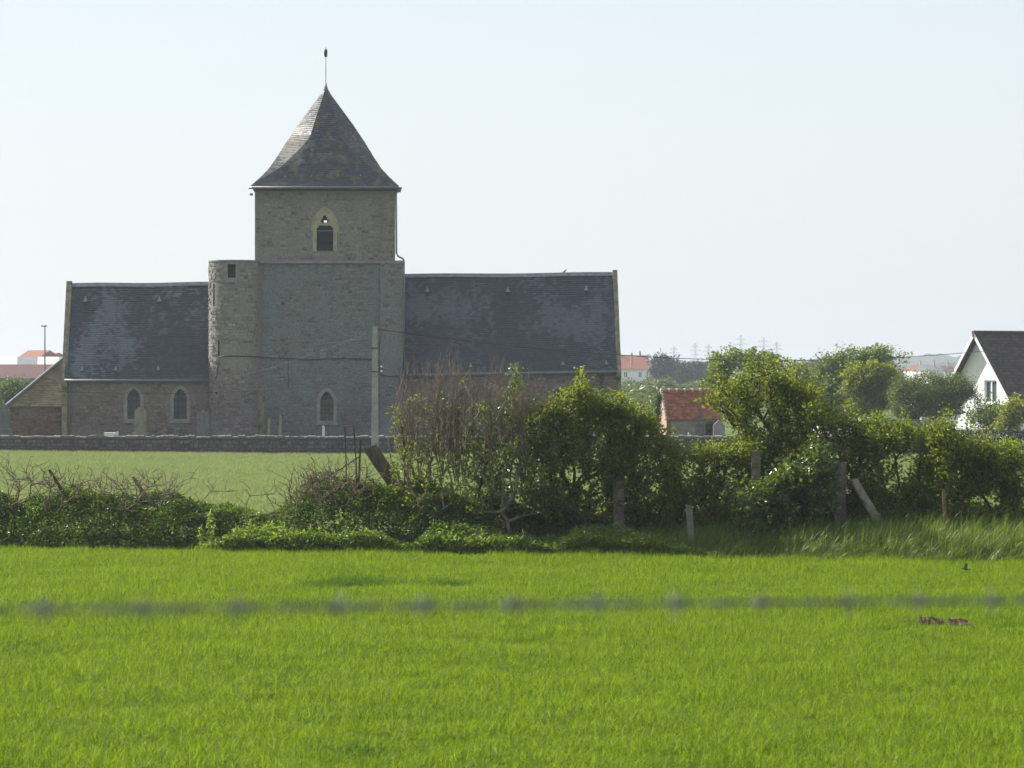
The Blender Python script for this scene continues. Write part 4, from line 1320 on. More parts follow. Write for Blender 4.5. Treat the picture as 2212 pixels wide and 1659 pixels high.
for y in (796, 806):
    z = EYE - (y - CY) / F * PD + 0.3
    m = MB(); m.tube([(ra * 1.2, -0.05, z), (ra * 1.2 + 0.16, -0.05, z), (ra * 1.2 + 0.16, -0.05, z + 0.08)], 0.012, 5); br_ = m.build('bracket', M['iron'], pole)
    m = MB(); m.tube([(ra * 1.2 + 0.16, -0.05, z + 0.05), (ra * 1.2 + 0.16, -0.05, z + 0.13)], [0.045, 0.035], 8); m.build('insulator', M['porcelain'], br_)
m = MB(); zt = EYE - (718 - CY) / F * PD + 0.3
m.tube([(ra + 0.24, -0.1, zt + 0.12), (ra + 0.17, -0.1, zt - 0.1), (ra + 0.10, -0.1, zt - 0.6), (ra + 0.09, -0.1, zt - 1.1)], 0.014, 5)
m.build('cable_tail', M['cable'], pole)
def line(name, label, pts, rad, mat, sag_steps=10):
    m = MB()
    m.tube([at(*p) for p in pts], rad, 5)
    return m.build(name, mat, label=label, cat='cable')
line('overhead_cable', 'thick black cable from the pole top across the nave roof toward the white house',
     [(815, 712, PD), (822, 712, PD), (850, 716, PD), (900, 722.5, PD), (1000, 735, 174), (1110, 747.5, 178), (1230, 758.5, 182), (1335, 766.5, 186), (1450, 773.5, 191), (1550, 777, 196), (1650, 778.8, 201), (1750, 778.3, 206), (1850, 775.8, 211), (1950, 771.5, 217), (2050, 765, 224), (2150, 756.5, 232), (2300, 740, 240)], 0.018, M['cable'])
line('overhead_wire', 'thin dark wire from beside the apse to the pole insulators', [(-60, 838, 176), (40, 842, 176), (150, 846.5, 175.5), (280, 849.3, 175), (400, 849.5, 174.5), (520, 846, 174), (640, 838, 173), (740, 826, 172.5), (814, 804, 172)], 0.010, M['cable'])
line('overhead_wire', 'thin pale wire from the pole top down to the turret side', [(803, 716, 172), (740, 741, 176), (660, 770, 181), (580, 796, 186), (500, 815, 189), (452, 823, 191)], 0.0035, M['cable_pale'])
line('overhead_wire', 'thin dark wire from the pole insulators across the nave wall and scrub', [(815, 795, 172), (860, 804, 174), (1000, 824, 178), (1180, 838, 183), (1340, 845, 188), (1480, 850, 195), (1600, 852, 202)], 0.009, M['cable'])
line('overhead_wire', 'upper of two thin wires crossing the scrub above the hut', [(1345, 827, 205), (1420, 831, 206), (1490, 834.5, 207), (1560, 836, 208)], 0.008, M['cable'])
fm = at(97, 829, 330); gzf = float(gz(0, 330))
mast = empty('floodlight_mast', (fm[0], 330, gzf), 0, 'tall thin floodlight mast beyond the long shed roofs', 'mast')
mh = EYE - (706 - CY) / F * 330 - gzf
m = MB(); m.tube([(0, 0, 0), (0, 0, mh)], [0.10, 0.05], 7); m.build('pole', M['zinc'], mast)
m = MB(); m.box(-0.28, 0.12, -0.1, 0.1, mh, mh + 0.07); m.box(-0.30, -0.12, -0.14, 0.14, mh + 0.02, mh + 0.13); m.box(0.0, 0.16, -0.14, 0.14, mh + 0.02, mh + 0.14); m.build('lamp_head', M['zinc'], mast)

# ---------------------------------------------------------------- hut with red tiles
HD = 222.0
hb = at(1440, 940, HD)
hut = empty('stone_hut', (hb[0], HD, -0.3), 0.16, 'small grey hut with a red clay tiled roof and open doorway', 'hut')
hs_ = HD / F
hw = (1553 - 1440) * hs_ / math.cos(0.16)
h_e = EYE - (902 - CY) / F * HD + 0.3
h_r = EYE - (844 - CY) / F * (HD + 1.4) + 0.3
hdp = 2.7
dx0, dx1, dh = 86 * hs_, 106 * hs_, h_e - 0.35
m = MB()
m.extrude([(0, 0), (hw, 0), (hw, h_e), (0, h_e)], (lambda a, b: (a, 0, b), lambda a, b: (a, 0.25, b)), 0.5, [[(dx0, 0.02), (dx1, 0.02), (dx1, dh), (dx0, dh)]])
m.box(0.25, hw, hdp - 0.25, hdp, 0, h_e); m.box(hw - 0.25, hw, 0.25, hdp - 0.25, 0, h_e)
m.build('wall', M['render_grey'], hut)
m = MB(); m.extrude([(0, 0), (hdp, 0), (hdp, h_e), (hdp / 2, h_r - 0.03), (0, h_e)], (lambda a, b: (-0.004, a, b), lambda a, b: (0.25, a, b))); m.build('gable_wall', M['brick'], hut)
m = MB(); m.extrude([(0, h_e), (hdp, h_e), (hdp / 2, h_r - 0.03)], (lambda a, b: (hw - 0.2, a, b), lambda a, b: (hw, a, b))); m.build('gable_wall', M['brick'], hut)
m = MB(); e_ = 0.12
sl_h = (h_r - h_e) / (hdp / 2)
m.add([(-0.06, -e_, h_e - e_ * sl_h), (hw + 0.1, -e_, h_e - e_ * sl_h), (hw + 0.1, hdp / 2, h_r), (-0.06, hdp / 2, h_r), (-0.06, hdp + e_, h_e - e_ * sl_h), (hw + 0.1, hdp + e_, h_e - e_ * sl_h)], [(0, 1, 2, 3), (3, 2, 5, 4)])
hroof = m.build('roof', M['redtile'], hut)
def pan_tiles(parent, x0, x1, p_e, p_r, cols, rows, mat, r, name='tile', wave=0.035):
    """overlapping wavy tiles between eave line and ridge line; each its own object"""
    (y0, z0), (y1, z1) = p_e, p_r
    L = math.hypot(y1 - y0, z1 - z0); uy, uz = (y1 - y0) / L, (z1 - z0) / L
    ny, nz = -uz, uy
    if nz < 0: ny, nz = -ny, -nz
    w = (x1 - x0) / cols; h = L / rows
    protos = []
    for q in range(5):
        m = MB(); vs = []
        k = 5
        for s, lift in ((0.0, 0.035), (1.08, 0.006)):
            for i in range(k):
                t = i / (k - 1)
                b = wave * math.sin(t * 2 * math.pi) * 0.5 + 0.012
                a = t * w * 1.02
                vs.append((a, uy * h * s + ny * (b + lift), uz * h * s + nz * (b + lift)))
        for i in range(k):
            vs.append((vs[i][0], vs[i][1] - ny * 0.02, vs[i][2] - nz * 0.02))
        fs = [(i, i + 1, k + i + 1, k + i) for i in range(k - 1)] + [(2 * k + i, 2 * k + i + 1, i + 1, i) for i in range(k - 1)]
        m.add(vs, fs, (q + r.random()) / 5)
        protos.append(m.mesh(name, mat))
    for j in range(rows):
        for i in range(cols):
            o = link(name, r.choice(protos), parent)
            o.location = (x0 + w * i, y0 + uy * h * j + ny * r.uniform(0, 0.006), z0 + uz * h * j + nz * r.uniform(0, 0.006))
pan_tiles(hroof, -0.06, hw + 0.1, (-e_, h_e - e_ * sl_h), (hdp / 2, h_r), 13, 9, M['redtile'], RAND)
for k in range(7):
    w = (hw + 0.16) / 7; x_ = -0.06 + w * k
    m = MB(); m.tube([(x_, hdp / 2, h_r + 0.02), (x_ + w * 0.98, hdp / 2, h_r + 0.02)], [0.10, 0.09], 8); rt = m.build('ridge_tile', M['ridge_tile'], hroof)
    m = MB(); m.tube([(x_ - 0.04, hdp / 2, h_r + 0.025), (x_ + 0.05, hdp / 2, h_r + 0.025)], 0.115, 8); m.build('mortar_joint', M['mortar'], rt)
m = MB(); m.add([(-0.1, -e_ - 0.02, h_e - e_ * sl_h - 0.05), (-0.1, hdp / 2, h_r - 0.02), (-0.1, hdp / 2, h_r + 0.08), (-0.1, -e_ - 0.02, h_e - e_ * sl_h + 0.05), (0.02, -e_ - 0.02, h_e - e_ * sl_h - 0.05), (0.02, hdp / 2, h_r - 0.02), (0.02, hdp / 2, h_r + 0.08), (0.02, -e_ - 0.02, h_e - e_ * sl_h + 0.05)],
                 [(0, 3, 2, 1), (4, 5, 6, 7), (3, 7, 6, 2), (0, 1, 5, 4), (0, 4, 7, 3)]); m.build('verge', M['mortar'], hroof)
r_ = np.random.default_rng(40)
def leaf_mass(name, label, cat, P, size, mat, parent=None, up=0.4, kind=None, base=None, r=r_, group=None):
    V, Fa, T = leaf_arrays(P if base is None else P - base, size, r, up)
    o = link(name, new_mesh(name, V, [Fa], T, mat), parent, label, cat, group, kind)
    if base is not None: o.location = base
    return o
P = blob_points([(1421, 885, 10, 40), (1413, 925, 16, 30), (1426, 862, 6, 16)], HD - 0.3, 2600, r_, 0.5, 0.6)
leaf_mass('ivy', 'bright ivy climbing the gable side of the red-roofed hut', 'ivy', P, 0.11, G['ivy'])
P = blob_points([(1532, 920, 9, 22), (1536, 930, 10, 18)], HD - 0.15, 700, r_, 0.3, 0.6)
leaf_mass('ivy', 'dark ivy hanging in the hut doorway', 'ivy', P, 0.10, G['weed'])

# ---------------------------------------------------------------- white house with steep brown roof
WD = 246.0
apex = at(2103.4, 719, WD)
wa = math.radians(58)
n_g = np.array((-math.sin(wa), -math.cos(wa)))      # gable faces this way
ang_h = math.atan2(math.cos(wa), math.sin(wa))      # ridge direction (away from the gable)
house = empty('white_house', (apex[0], apex[1], -0.3), ang_h, 'white rendered house with steep dark brown tiled roof and white bargeboards', 'house')
# local: +x along ridge (away), +y = left of that direction -> far side; gable in plane x = 0.55 (overhang 0.55)
H_r = apex[2] + 0.3
gpx = 68.5 / F * WD                                   # projected half gable at the eaves
half_g = gpx / math.sin(math.pi / 2 - ang_h) if False else gpx / math.cos(wa)
H_e = EYE - (876 - CY) / F * WD + 0.3
HL = 11.0
sl_g = (H_r - H_e) / half_g
m = MB()
gp = [(-half_g + 0.25, 0), (half_g - 0.25, 0), (half_g - 0.25, H_e + 0.25 * sl_g - 0.12), (0, H_r - 0.14), (-half_g + 0.25, H_e + 0.25 * sl_g - 0.12)]
wz, wz2 = EYE - (815 - CY) / F * WD + 0.3, EYE - (775 - CY) / F * WD + 0.3
wya, wyb = 0.10, 1.15                               # upper window on the gable (local y)
wy_c = (-18 / F * WD) / math.cos(wa)
whole = [(wy_c - 0.62, H_e + 0.15), (wy_c + 0.62, H_e + 0.15), (wy_c + 0.62, H_e + 1.62), (wy_c - 0.62, H_e + 1.62)]
m.extrude(gp, (lambda a, b: (0.55, a, b), lambda a, b: (0.85, a, b)), 0.5, [whole])
m.box(0.85, HL, -half_g + 0.25, -half_g + 0.5, 0, H_e + 0.25 * sl_g - 0.15); m.box(0.85, HL, half_g - 0.5, half_g - 0.25, 0, H_e + 0.25 * sl_g - 0.15)
m.build('wall', M['white_wall'], house)
wn = boxpart('window', M['glass'], house, 0.70, 0.74, wy_c - 0.6, wy_c + 0.6, H_e + 0.17, H_e + 1.6)
m = MB()
for a, b, z0, z1 in ((-0.62, -0.54, .15, 1.62), (0.54, 0.62, .15, 1.62), (-0.05, 0.05, .15, 1.62), (-0.54, -0.05, .15, .24), (0.05, 0.54, .15, .24), (-0.54, -0.05, 1.53, 1.62), (0.05, 0.54, 1.53, 1.62)):
    m.box(0.63, 0.70, wy_c + a, wy_c + b, H_e + z0, H_e + z1)
m.build('frame', M['white_paint'], wn)
boxpart('sill', M['white_paint'], wn, 0.45, 0.70, wy_c - 0.72, wy_c + 0.72, H_e + 0.06, H_e + 0.147)
m = MB()
ov_ = 0.22
m.add([(0, -half_g - ov_, H_e - ov_ * sl_g), (HL, -half_g - ov_, H_e - ov_ * sl_g), (HL, 0, H_r), (0, 0, H_r), (0, half_g + ov_, H_e - ov_ * sl_g), (HL, half_g + ov_, H_e - ov_ * sl_g),
       (0, -half_g - ov_, H_e - ov_ * sl_g - 0.13), (HL, -half_g - ov_, H_e - ov_ * sl_g - 0.13), (HL, 0, H_r - 0.16), (0, 0, H_r - 0.16), (0, half_g + ov_, H_e - ov_ * sl_g - 0.13), (HL, half_g + ov_, H_e - ov_ * sl_g - 0.13)],
      [(0, 1, 2, 3), (3, 2, 5, 4), (9, 8, 7, 6), (10, 11, 8, 9), (0, 6, 7, 1), (5, 11, 10, 4)])
wroof = m.build('roof', M['browntile'], house)
tl = slates([(0, -half_g - ov_, H_e - ov_ * sl_g), (0, 0, H_r)], [(HL, -half_g - ov_, H_e - ov_ * sl_g), (HL, 0, H_r)], srng, 0.24, 0.26, 0.02, 0.03)
tl_v = [s for s in tl if s[1][0][0] < 4.2]; tl_h = [s for s in tl if s[1][0][0] >= 4.2]
lay(tl_v, wroof, M['browntile'], 300, 'tile', 'tiling', SL_F)
lay(tl_h, wroof, M['browntile'], 0, 'tile', 'tiling', SL_F)
for s in (-1, 1):
    m = MB()
    y1, z1 = s * (half_g + ov_), H_e - ov_ * sl_g
    m.add([(-0.03, 0, H_r + 0.03), (-0.03, y1, z1 + 0.03), (-0.03, y1, z1 - 0.25), (-0.03, 0, H_r - 0.27), (0.02, 0, H_r + 0.03), (0.02, y1, z1 + 0.03), (0.02, y1, z1 - 0.25), (0.02, 0, H_r - 0.27)],
          [(0, 1, 2, 3), (7, 6, 5, 4), (0, 4, 5, 1), (3, 2, 6, 7), (1, 5, 6, 2)])
    m.build('bargeboard', M['white_paint'], house)
for k in range(16):
    m = MB(); m.tube([(0.02 + k * 0.42, 0, H_r + 0.04), (0.02 + k * 0.42 + 0.41, 0, H_r + 0.04)], [0.12, 0.11], 8); m.build('ridge_tile', M['browntile'], wroof)
m = MB(); m.tube([(-0.06, 0, H_r + 0.12), (-0.06, 0, H_r - 0.28)], [0.10, 0.06], 8); m.build('finial', M['brick'], house)
boxpart('gate_pillar', M['white_wall'], house, -0.9, -0.6, -half_g + 1.2, -half_g + 1.5, 0, 1.4)
# pale outbuilding behind the trees
wb = at(1770, 940, 262)
ob = empty('white_outbuilding', (wb[0], 262, -0.3), 0.1, 'low white outbuilding glimpsed behind the hedge tree', 'building')
W_ = 82 / F * 262; Hh = EYE - (880 - CY) / F * 262 + 0.3
boxpart('wall', M['white_wall'], ob, 0, W_, 0, 4, 0, Hh)
m = MB(); m.extrude([(-0.25, Hh), (4.25, Hh), (4.25, Hh + 0.08), (2, Hh + 1.0), (-0.25, Hh + 0.08)], (lambda a, b: (-0.2, a, b), lambda a, b: (W_ + 0.2, a, b))); m.build('roof', plain('grey_roof_sheet', (0.35, 0.35, 0.36), 0.8, 0.15), ob)
boxpart('window', M['glass'], ob, W_ * 0.55, W_ * 0.7, -0.03, 0.02, 0.9, 1.7)

# ---------------------------------------------------------------- far buildings
def gabled(name, label, px0, px1, y_ridge, y_eave, y_base, d, wallm, roofm, rot=0.0, depth=8.0, windows=(), chimneys=(), group=None):
    b = at(px0, y_base, d)
    o = empty(name, (b[0], d, b[2]), rot, label, 'house' if 'house' in name else 'building', group)
    s = d / F
    W = (px1 - px0) * s; he = (y_base - y_eave) * s; hr = (y_base - y_ridge) * s
    boxpart('wall', wallm, o, 0, W, 0, depth, -3, he)
    m = MB()
    e = 0.35
    m.extrude([(-e, he - 0.05), (depth + e, he - 0.05), (depth / 2, hr)], (lambda a, b_: (-0.25, a, b_), lambda a, b_: (W + 0.25, a, b_)))
    rf = m.build('roof', roofm, o)
    for (wx0, wx1, wy0, wy1) in windows:
        wv_ = boxpart('window', M['white_paint'], o, (wx0 - px0) * s, (wx1 - px0) * s, -0.08, 0.02, (y_base - wy1) * s, (y_base - wy0) * s)
        f_ = 0.13 * (wx1 - wx0) * s
        xm_ = ((wx0 + wx1) / 2 - px0) * s
        for (a, b_) in (((wx0 - px0) * s + f_, xm_ - f_ / 2), (xm_ + f_ / 2, (wx1 - px0) * s - f_)):
            boxpart('pane', M['glass'], wv_, a, b_, -0.11, -0.083, (y_base - wy1) * s + f_, (y_base - wy0) * s - f_)
    for (cx_, cw, cy0, cy1, yy) in chimneys:
        m = MB(); m.box((cx_ - cw / 2 - px0) * s, (cx_ + cw / 2 - px0) * s, yy, yy + cw * s * 1.3, (y_base - cy1) * s, (y_base - cy0) * s)
        m.box((cx_ - cw * .3 - px0) * s, (cx_ + cw * .3 - px0) * s, yy + 0.1, yy + cw * s, (y_base - cy0) * s, (y_base - cy0 + 3) * s)
        m.build('chimney', M['brick'], rf)
    return o
gabled('white_house', 'distant white house with red tiled roof and chimneys beside the dark pines', 1325, 1404, 767, 797.5, 830, 760, M['white_wall'], M['orangetile'], 0.10, 8.5,
       [(1379, 1387, 803, 815), (1397, 1401.5, 803, 813), (1347, 1356, 803, 816)], [(1365, 4.2, 764, 792, -0.2), (1389, 4.2, 760, 775, 4.0), (1346, 3, 763, 772, 4.0)])
gabled('red_house', 'far house with orange roof and white gable beyond the sheds', 42, 86, 756, 772, 790, 620, M['white_wall'], M['orangetile'], -0.25, 9)
gabled('red_house', 'smaller far orange roof beside the floodlight mast', 80, 108, 761.5, 771, 790, 640, M['white_wall'], M['orangetile'], -0.25, 8)
M['sheet_white'] = plain('white_roof_sheet', (0.55, 0.55, 0.53), 0.7, 0.12, 1.0)
M['sheet_grey'] = plain('grey_roof_sheet_far', (0.16, 0.17, 0.18), 0.8, 0.2, 1.0)
sb = at(-60, 800, 520)
shed = empty('long_shed', (sb[0], 520, sb[2]), 0, 'long shed whose sheet roof alternates white and grey panels', 'building')
s_ = 520 / F
boxpart('wall', M['render_grey'], shed, 0, 195 * s_, 0.3, 9, -3, 12 * s_)
for (a, b, mt, zo) in ((-60, 32, 'sheet_white', 0), (32, 75, 'sheet_grey', -0.02), (75, 122, 'sheet_white', 0), (122, 136, 'sheet_grey', -0.02)):
    m = MB()
    x0, x1, sk_ = (a + 60) * s_, (b + 60) * s_ - 0.03, 9 * s_
    m.add([(x0 + sk_ * 0.6, 0, 13 * s_ + zo), (x1 + sk_ * 0.6, 0, 13 * s_ + zo), (x1 - sk_ * 0.4, 5, 30 * s_ + zo), (x0 - sk_ * 0.4, 5, 30 * s_ + zo), (x0, 10, 13 * s_), (x1, 10, 13 * s_)], [(0, 1, 2, 3), (3, 2, 5, 4)])
    m.build('roof_sheet', M[mt], shed)
gabled('farm_building', 'low farm building with long purple-brown roof in front of the shed', -70, 98, 787, 816, 830, 430, M['render_grey'], M['purpletile'], 0.02, 10)
for (a, b, yr_, ye, yb, d, lab, mt) in ((1981, 2010, 790, 799, 812, 900, 'far pair of roofs with a tall chimney before the wooded hill', 'orangetile'), (2008, 2042, 788, 800, 812, 880, 'far grey roof between two taller chimneys before the wooded hill', 'sheet_grey'), (2040, 2070, 790, 801, 812, 890, 'far brown roof beside the white house gable before the wooded hill', 'purpletile')):
    gabled('far_house', lab, a, b, yr_, ye, yb, d, M['white_wall'], M[mt], 0.3, 8, (), [((a + b) / 2 + 4, 3.0, yr_ - 9, yr_ + 6, 2.5)])

# ---------------------------------------------------------------- pylons
pyl = [(1502, 741), (1530.7, 744), (1600.7, 724), (1650, 729), (1678, 738), (1456, 748)]
def pylon_mesh(h):
    m = MB()
    w0, w1 = h * 0.11, h * 0.012
    for sx in (-1, 1):
        for sy in (-1, 1):
            m.tube([(sx * w0, sy * w0, 0), (sx * w1 * 2.2, sy * w1 * 2.2, h * 0.6), (sx * w1, sy * w1, h)], 0.13, 4)
    for k in range(9):
        z0, z1 = h * k / 9, h * (k + 1) / 9
        a = w0 + (w1 * 2.2 - w0) * min(1, z0 / (h * .6)); b = w0 + (w1 * 2.2 - w0) * min(1, z1 / (h * .6))
        for sy in (-1, 1):
            m.tube([(-a, sy * a, z0), (b, sy * b, z1)], 0.06, 3); m.tube([(a, sy * a, z0), (-b, sy * b, z1)], 0.06, 3)
    for z, l in ((0.62, 0.17), (0.76, 0.21), (0.89, 0.15)):
        m.tube([(-h * l, 0, h * z), (h * l, 0, h * z)], 0.2, 4)
        m.tube([(-h * l, 0, h * z), (0, 0, h * (z + 0.06)), (h * l, 0, h * z)], 0.14, 4)
    return m.mesh('pylon', plain('galvanised_steel', (0.12, 0.13, 0.14), 0.6, 0.1) if 'steel' not in M else M['steel'])
M['steel'] = plain('galvanised_steel', (0.12, 0.13, 0.14), 0.6, 0.1)
for (x, y) in pyl:
    d = 3500
    zt = EYE - (y - CY) / F * d
    zb = 12.0
    o = link('pylon', pylon_mesh(zt - zb), None, 'faint steel lattice pylon on the hazy skyline beyond the hut', 'pylon', 'pylons on the skyline')
    p = at(x, y, d)
    o.location = (p[0], d, zb)
    o.rotation_euler = (0, 0, 0.4)

# ---------------------------------------------------------------- birds
def bird(name, label, loc, s, pose, yaw):
    m = MB()
    body = [(-0.55, 0.0, 0.02), (-0.32, 0, 0.0), (-0.1, 0, -0.02), (0.12, 0, 0.0), (0.26, 0, 0.05), (0.36, 0, 0.06), (0.46, 0, 0.05)]
    m.tube([tuple(np.array(p) * s) for p in body], [0.03 * s, 0.06 * s, 0.12 * s, 0.115 * s, 0.075 * s, 0.07 * s, 0.01 * s], 8)
    if pose == 'fly':
        for q in (-1, 1):
            w = [(0.14, 0.08 * q, 0.04), (0.18, 0.16 * q, 0.30), (0.02, 0.2 * q, 0.62), (-0.12, 0.18 * q, 0.60), (-0.14, 0.12 * q, 0.28), (-0.14, 0.07 * q, 0.04)]
            v = [tuple(np.array(p) * s) for p in w]; v2 = [tuple((np.array(p) + (0, 0.012, 0)) * s) for p in w]
            m.add(v + v2, [tuple(range(6)), tuple(range(11, 5, -1))] + [(i, (i + 1) % 6, 6 + (i + 1) % 6, 6 + i) for i in range(6)])
    else:
        for q in (-1, 1):
            m.tube([tuple(np.array(p) * s) for p in ((0.0, 0.05 * q, -0.08), (0.02, 0.05 * q, -0.26))], 0.015 * s, 4)
    o = m.build(name, plain('brown_feathers' if pose == 'fly' else 'black_feathers', (0.10, 0.075, 0.06) if pose == 'fly' else (0.015, 0.015, 0.018), 0.8, 0.3, 12), None, True, label=label, cat='bird')
    o.location = tuple(loc); o.rotation_euler = (0, -0.1 if pose == 'fly' else -0.5, yaw)
    return o
bird('bird', 'small brown bird flying low over the crop with raised wings', at(2086, 1229, 62), 0.15, 'fly', math.pi)
xr_, zr2 = c(1220, 588.5, NY + 3.25)
tx = (cxs(1220, NY + 3.25) - nv_x0) / (nv_x1 - nv_x0)
zz = nv_zr + (nv_zr2 - nv_zr) * tx + 0.055
wxy = (P0[0] + xr_ * _ca - (NY + 3.25) * _sa, P0[1] + xr_ * _sa + (NY + 3.25) * _ca, P0[2] + zz + 0.08)
bird('bird', 'small black bird perched on the nave roof ridge', wxy, 0.3, 'sit', 0.5)

# ---------------------------------------------------------------- background trees and scrub
def tree(name, label, d, blobs, root, leaf, n_end, per, size, spread, seed, group='trees behind the hedge', **kw):
    return plant(name, label, 'tree', group, d, blobs, root, leaf, M['bark'], n_end, per, size, spread, rtip=kw.pop('rtip', 0.008), thick=kw.pop('thick', 0.05), seed=seed, step=kw.pop('step', 0.5), **kw)
tree('sycamore_tree', 'green sycamore with clustered leaves standing behind the red-roofed hut', 236, [(1600, 790, 72, 38), (1560, 830, 40, 40), (1640, 840, 60, 45), (1660, 800, 40, 35), (1600, 860, 60, 30)], 1615, G['maple'], 450, 36, 0.19, 0.22, 101, gap=0.37, gapscale=0.75, ground=-0.3)
tree('ash_tree', 'tall light green tree with sparse twiggy top beside the yellow-green tree', 232, [(1810, 790, 62, 40), (1780, 840, 42, 45), (1860, 800, 50, 40), (1800, 870, 50, 25), (1900, 775, 45, 28, 0.6), (1940, 790, 25, 25, 0.3)], 1812, G['maple'], 495, 34, 0.17, 0.22, 102, gap=0.37, gapscale=0.75)
tree('lime_tree', 'dense rounded yellow-green tree between the ash and the grey-green tree', 224, [(1880, 815, 52, 36), (1850, 840, 32, 34), (1905, 835, 45, 45), (1870, 870, 48, 40)], 1880, G['lime'], 450, 43, 0.17, 0.2, 103, gap=0.37, gapscale=0.75)
tree('olive_tree', 'broad grey-green feathery tree in front of the white house gable', 219, [(1990, 845, 60, 42), (2050, 850, 60, 42), (2020, 880, 85, 38), (2085, 875, 42, 36), (1960, 870, 40, 45)], [1990, 2045], G['olive'], 720, 48, 0.10, 0.22, 104, gap=0.37, gapscale=0.75)
tree('garden_tree', 'small dark open-leaved tree against the white house wall', 228, [(2140, 895, 28, 28), (2110, 905, 30, 22), (2160, 910, 22, 20)], 2135, G['maple'], 165, 18, 0.16, 0.25, 105, gap=0.37, gapscale=0.75)
tree('garden_tree', 'small bright leafy tree under the brown house roof', 222, [(2190, 885, 26, 24), (2200, 910, 30, 22), (2175, 915, 24, 14)], 2195, G['lime'], 180, 29, 0.15, 0.22, 106, gap=0.37, gapscale=0.75)
tree('yellow_tree', 'sparse yellowish young tree between the sycamore and the ash', 226, [(1720, 820, 34, 34), (1700, 860, 44, 34), (1745, 850, 28, 40), (1735, 795, 16, 16, 0.5)], 1722, G['lime'], 225, 23, 0.15, 0.24, 107, gap=0.37, gapscale=0.75)
pine_g = 'dark pines beside the distant house'
for k, (cx_, cy_, rx, ry, rt_) in enumerate(((1432, 797, 24, 32, 1432), (1462, 800, 28, 32, 1460), (1497, 806, 26, 26, 1498), (1528, 808, 20, 22, 1528))):
    tree('pine_tree', 'dark blue-green pine in the row beside the distant white house', 700 + 10 * k, [(cx_, cy_, rx, ry), (cx_ + 8, cy_ + 14, rx, ry * .7)], rt_, G['pine'], 190, 30, 0.5, 0.5, 120 + k, group=pine_g, rtip=0.02, thick=0.15, step=1.2, ground=2.0, gap=0.3, gapscale=0.35)
tree('dark_bush_tree', 'dark rounded trees in the gap behind the yellowish tree', 640, [(1730, 812, 34, 22), (1760, 806, 26, 26), (1700, 815, 26, 18)], 1735, G['pine'], 260, 26, 0.5, 0.5, 131, group=None, rtip=0.02, thick=0.15, step=1.2, ground=1.8, gap=0.3, gapscale=0.35)
# scrub beyond the churchyard, one mass
bl = []
rs = np.random.default_rng(55)
P = []
for (x0, x1, y0, y1, d0, d1, n, h) in ((1325, 1560, 0, 0, 300, 640, 120, 2.0), (-90, 150, 0, 0, 260, 400, 70, 2.4), (1400, 2300, 0, 0, 400, 900, 80, 2.2)):
    for k in range(n):
        d = rs.uniform(d0, d1); x = rs.uniform(x0, x1)
        q = at(x, 0, d); g = float(gz(0, d))
        rx = rs.uniform(1.5, 4.0); hh = h * rs.uniform(0.6, 1.3)
        D = rs.normal(size=(300, 3)); D /= np.linalg.norm(D, axis=1)[:, None]
        D *= (0.75 + 0.25 * rs.random(300))[:, None]
        D[:, 2] = np.abs(D[:, 2])
        P.append(np.stack([q[0] + D[:, 0] * rx, d + D[:, 1] * rx, g + D[:, 2] * hh + rs.normal(size=300) * 0.12], 1))
P = np.concatenate(P)
leaf_mass('scrub', 'mass of low green scrub on the ground beyond the churchyard', 'scrub', P, 0.42, G['scrub'], kind='stuff', r=rs)
tree('conical_bush', 'pointed pale green bush standing above the scrub beyond the hut', 420, [(1436, 835, 14, 16), (1436, 850, 34, 18), (1470, 855, 40, 16)], 1436, G['scrub'], 160, 26, 0.32, 0.35, 133, group=None, rtip=0.01, ground=0.5, gap=0.25)
# green bank left of the apse
for k, (cx_, cy_, rx, ry, lab) in enumerate(((35, 850, 40, 28, 'round green bush below the purple farm roof, nearer the apse roof'), (-5, 862, 30, 34, 'dark green bush beyond the tomb with the cross'))):
    tree('green_bush', lab, 262 + 6 * k, [(cx_, cy_, rx, ry), (cx_ + 20, cy_ + 18, rx, ry * .8)], cx_, G['scrub'], 160, 34, 0.2, 0.28, 140 + k, group='bushes beyond the apse', ground=-0.1)
# clipped garden hedge with bare stems
hg = at(2100, 950, 205)
hedge = empty('clipped_hedge', (hg[0], 205, -0.3), 0, 'dark clipped garden hedge on bare stems in front of the white house', 'hedge')
n = 9000
zt_, zb_ = EYE - (929 - CY) / F * 205 + 0.3, EYE - (950 - CY) / F * 205 + 0.3
xa_, xb_ = (1985 - 2100) / F * 205, (2290 - 2100) / F * 205
P = np.stack([rs.uniform(xa_, xb_, n), rs.uniform(-0.45, 0.45, n), zb_ + (zt_ - zb_) * rs.random(n) ** 0.7], 1)
P[:, 2] += rs.normal(size=n) * 0.03
leaf_mass('foliage', None, None, P, 0.09, G['box'], hedge, r=rs)
for k in range(46):
    x = xa_ + (xb_ - xa_) * (k + rs.random() * 0.8) / 46
    m = MB(); m.tube([(x, rs.uniform(-.2, .2), 0), (x + rs.uniform(-.1, .1), rs.uniform(-.2, .2), zb_ + 0.2)], 0.03, 5); m.build('stem', M['bark'], hedge)

# ---------------------------------------------------------------- field hedge
def hd(px):      # distance of the hedge line
    return np.interp(px, [0, 2212], [78.6, 72.8])
def gxy(px, off=0.0):
    d = float(hd(px)) + off
    return (px - CX) / F * d, d
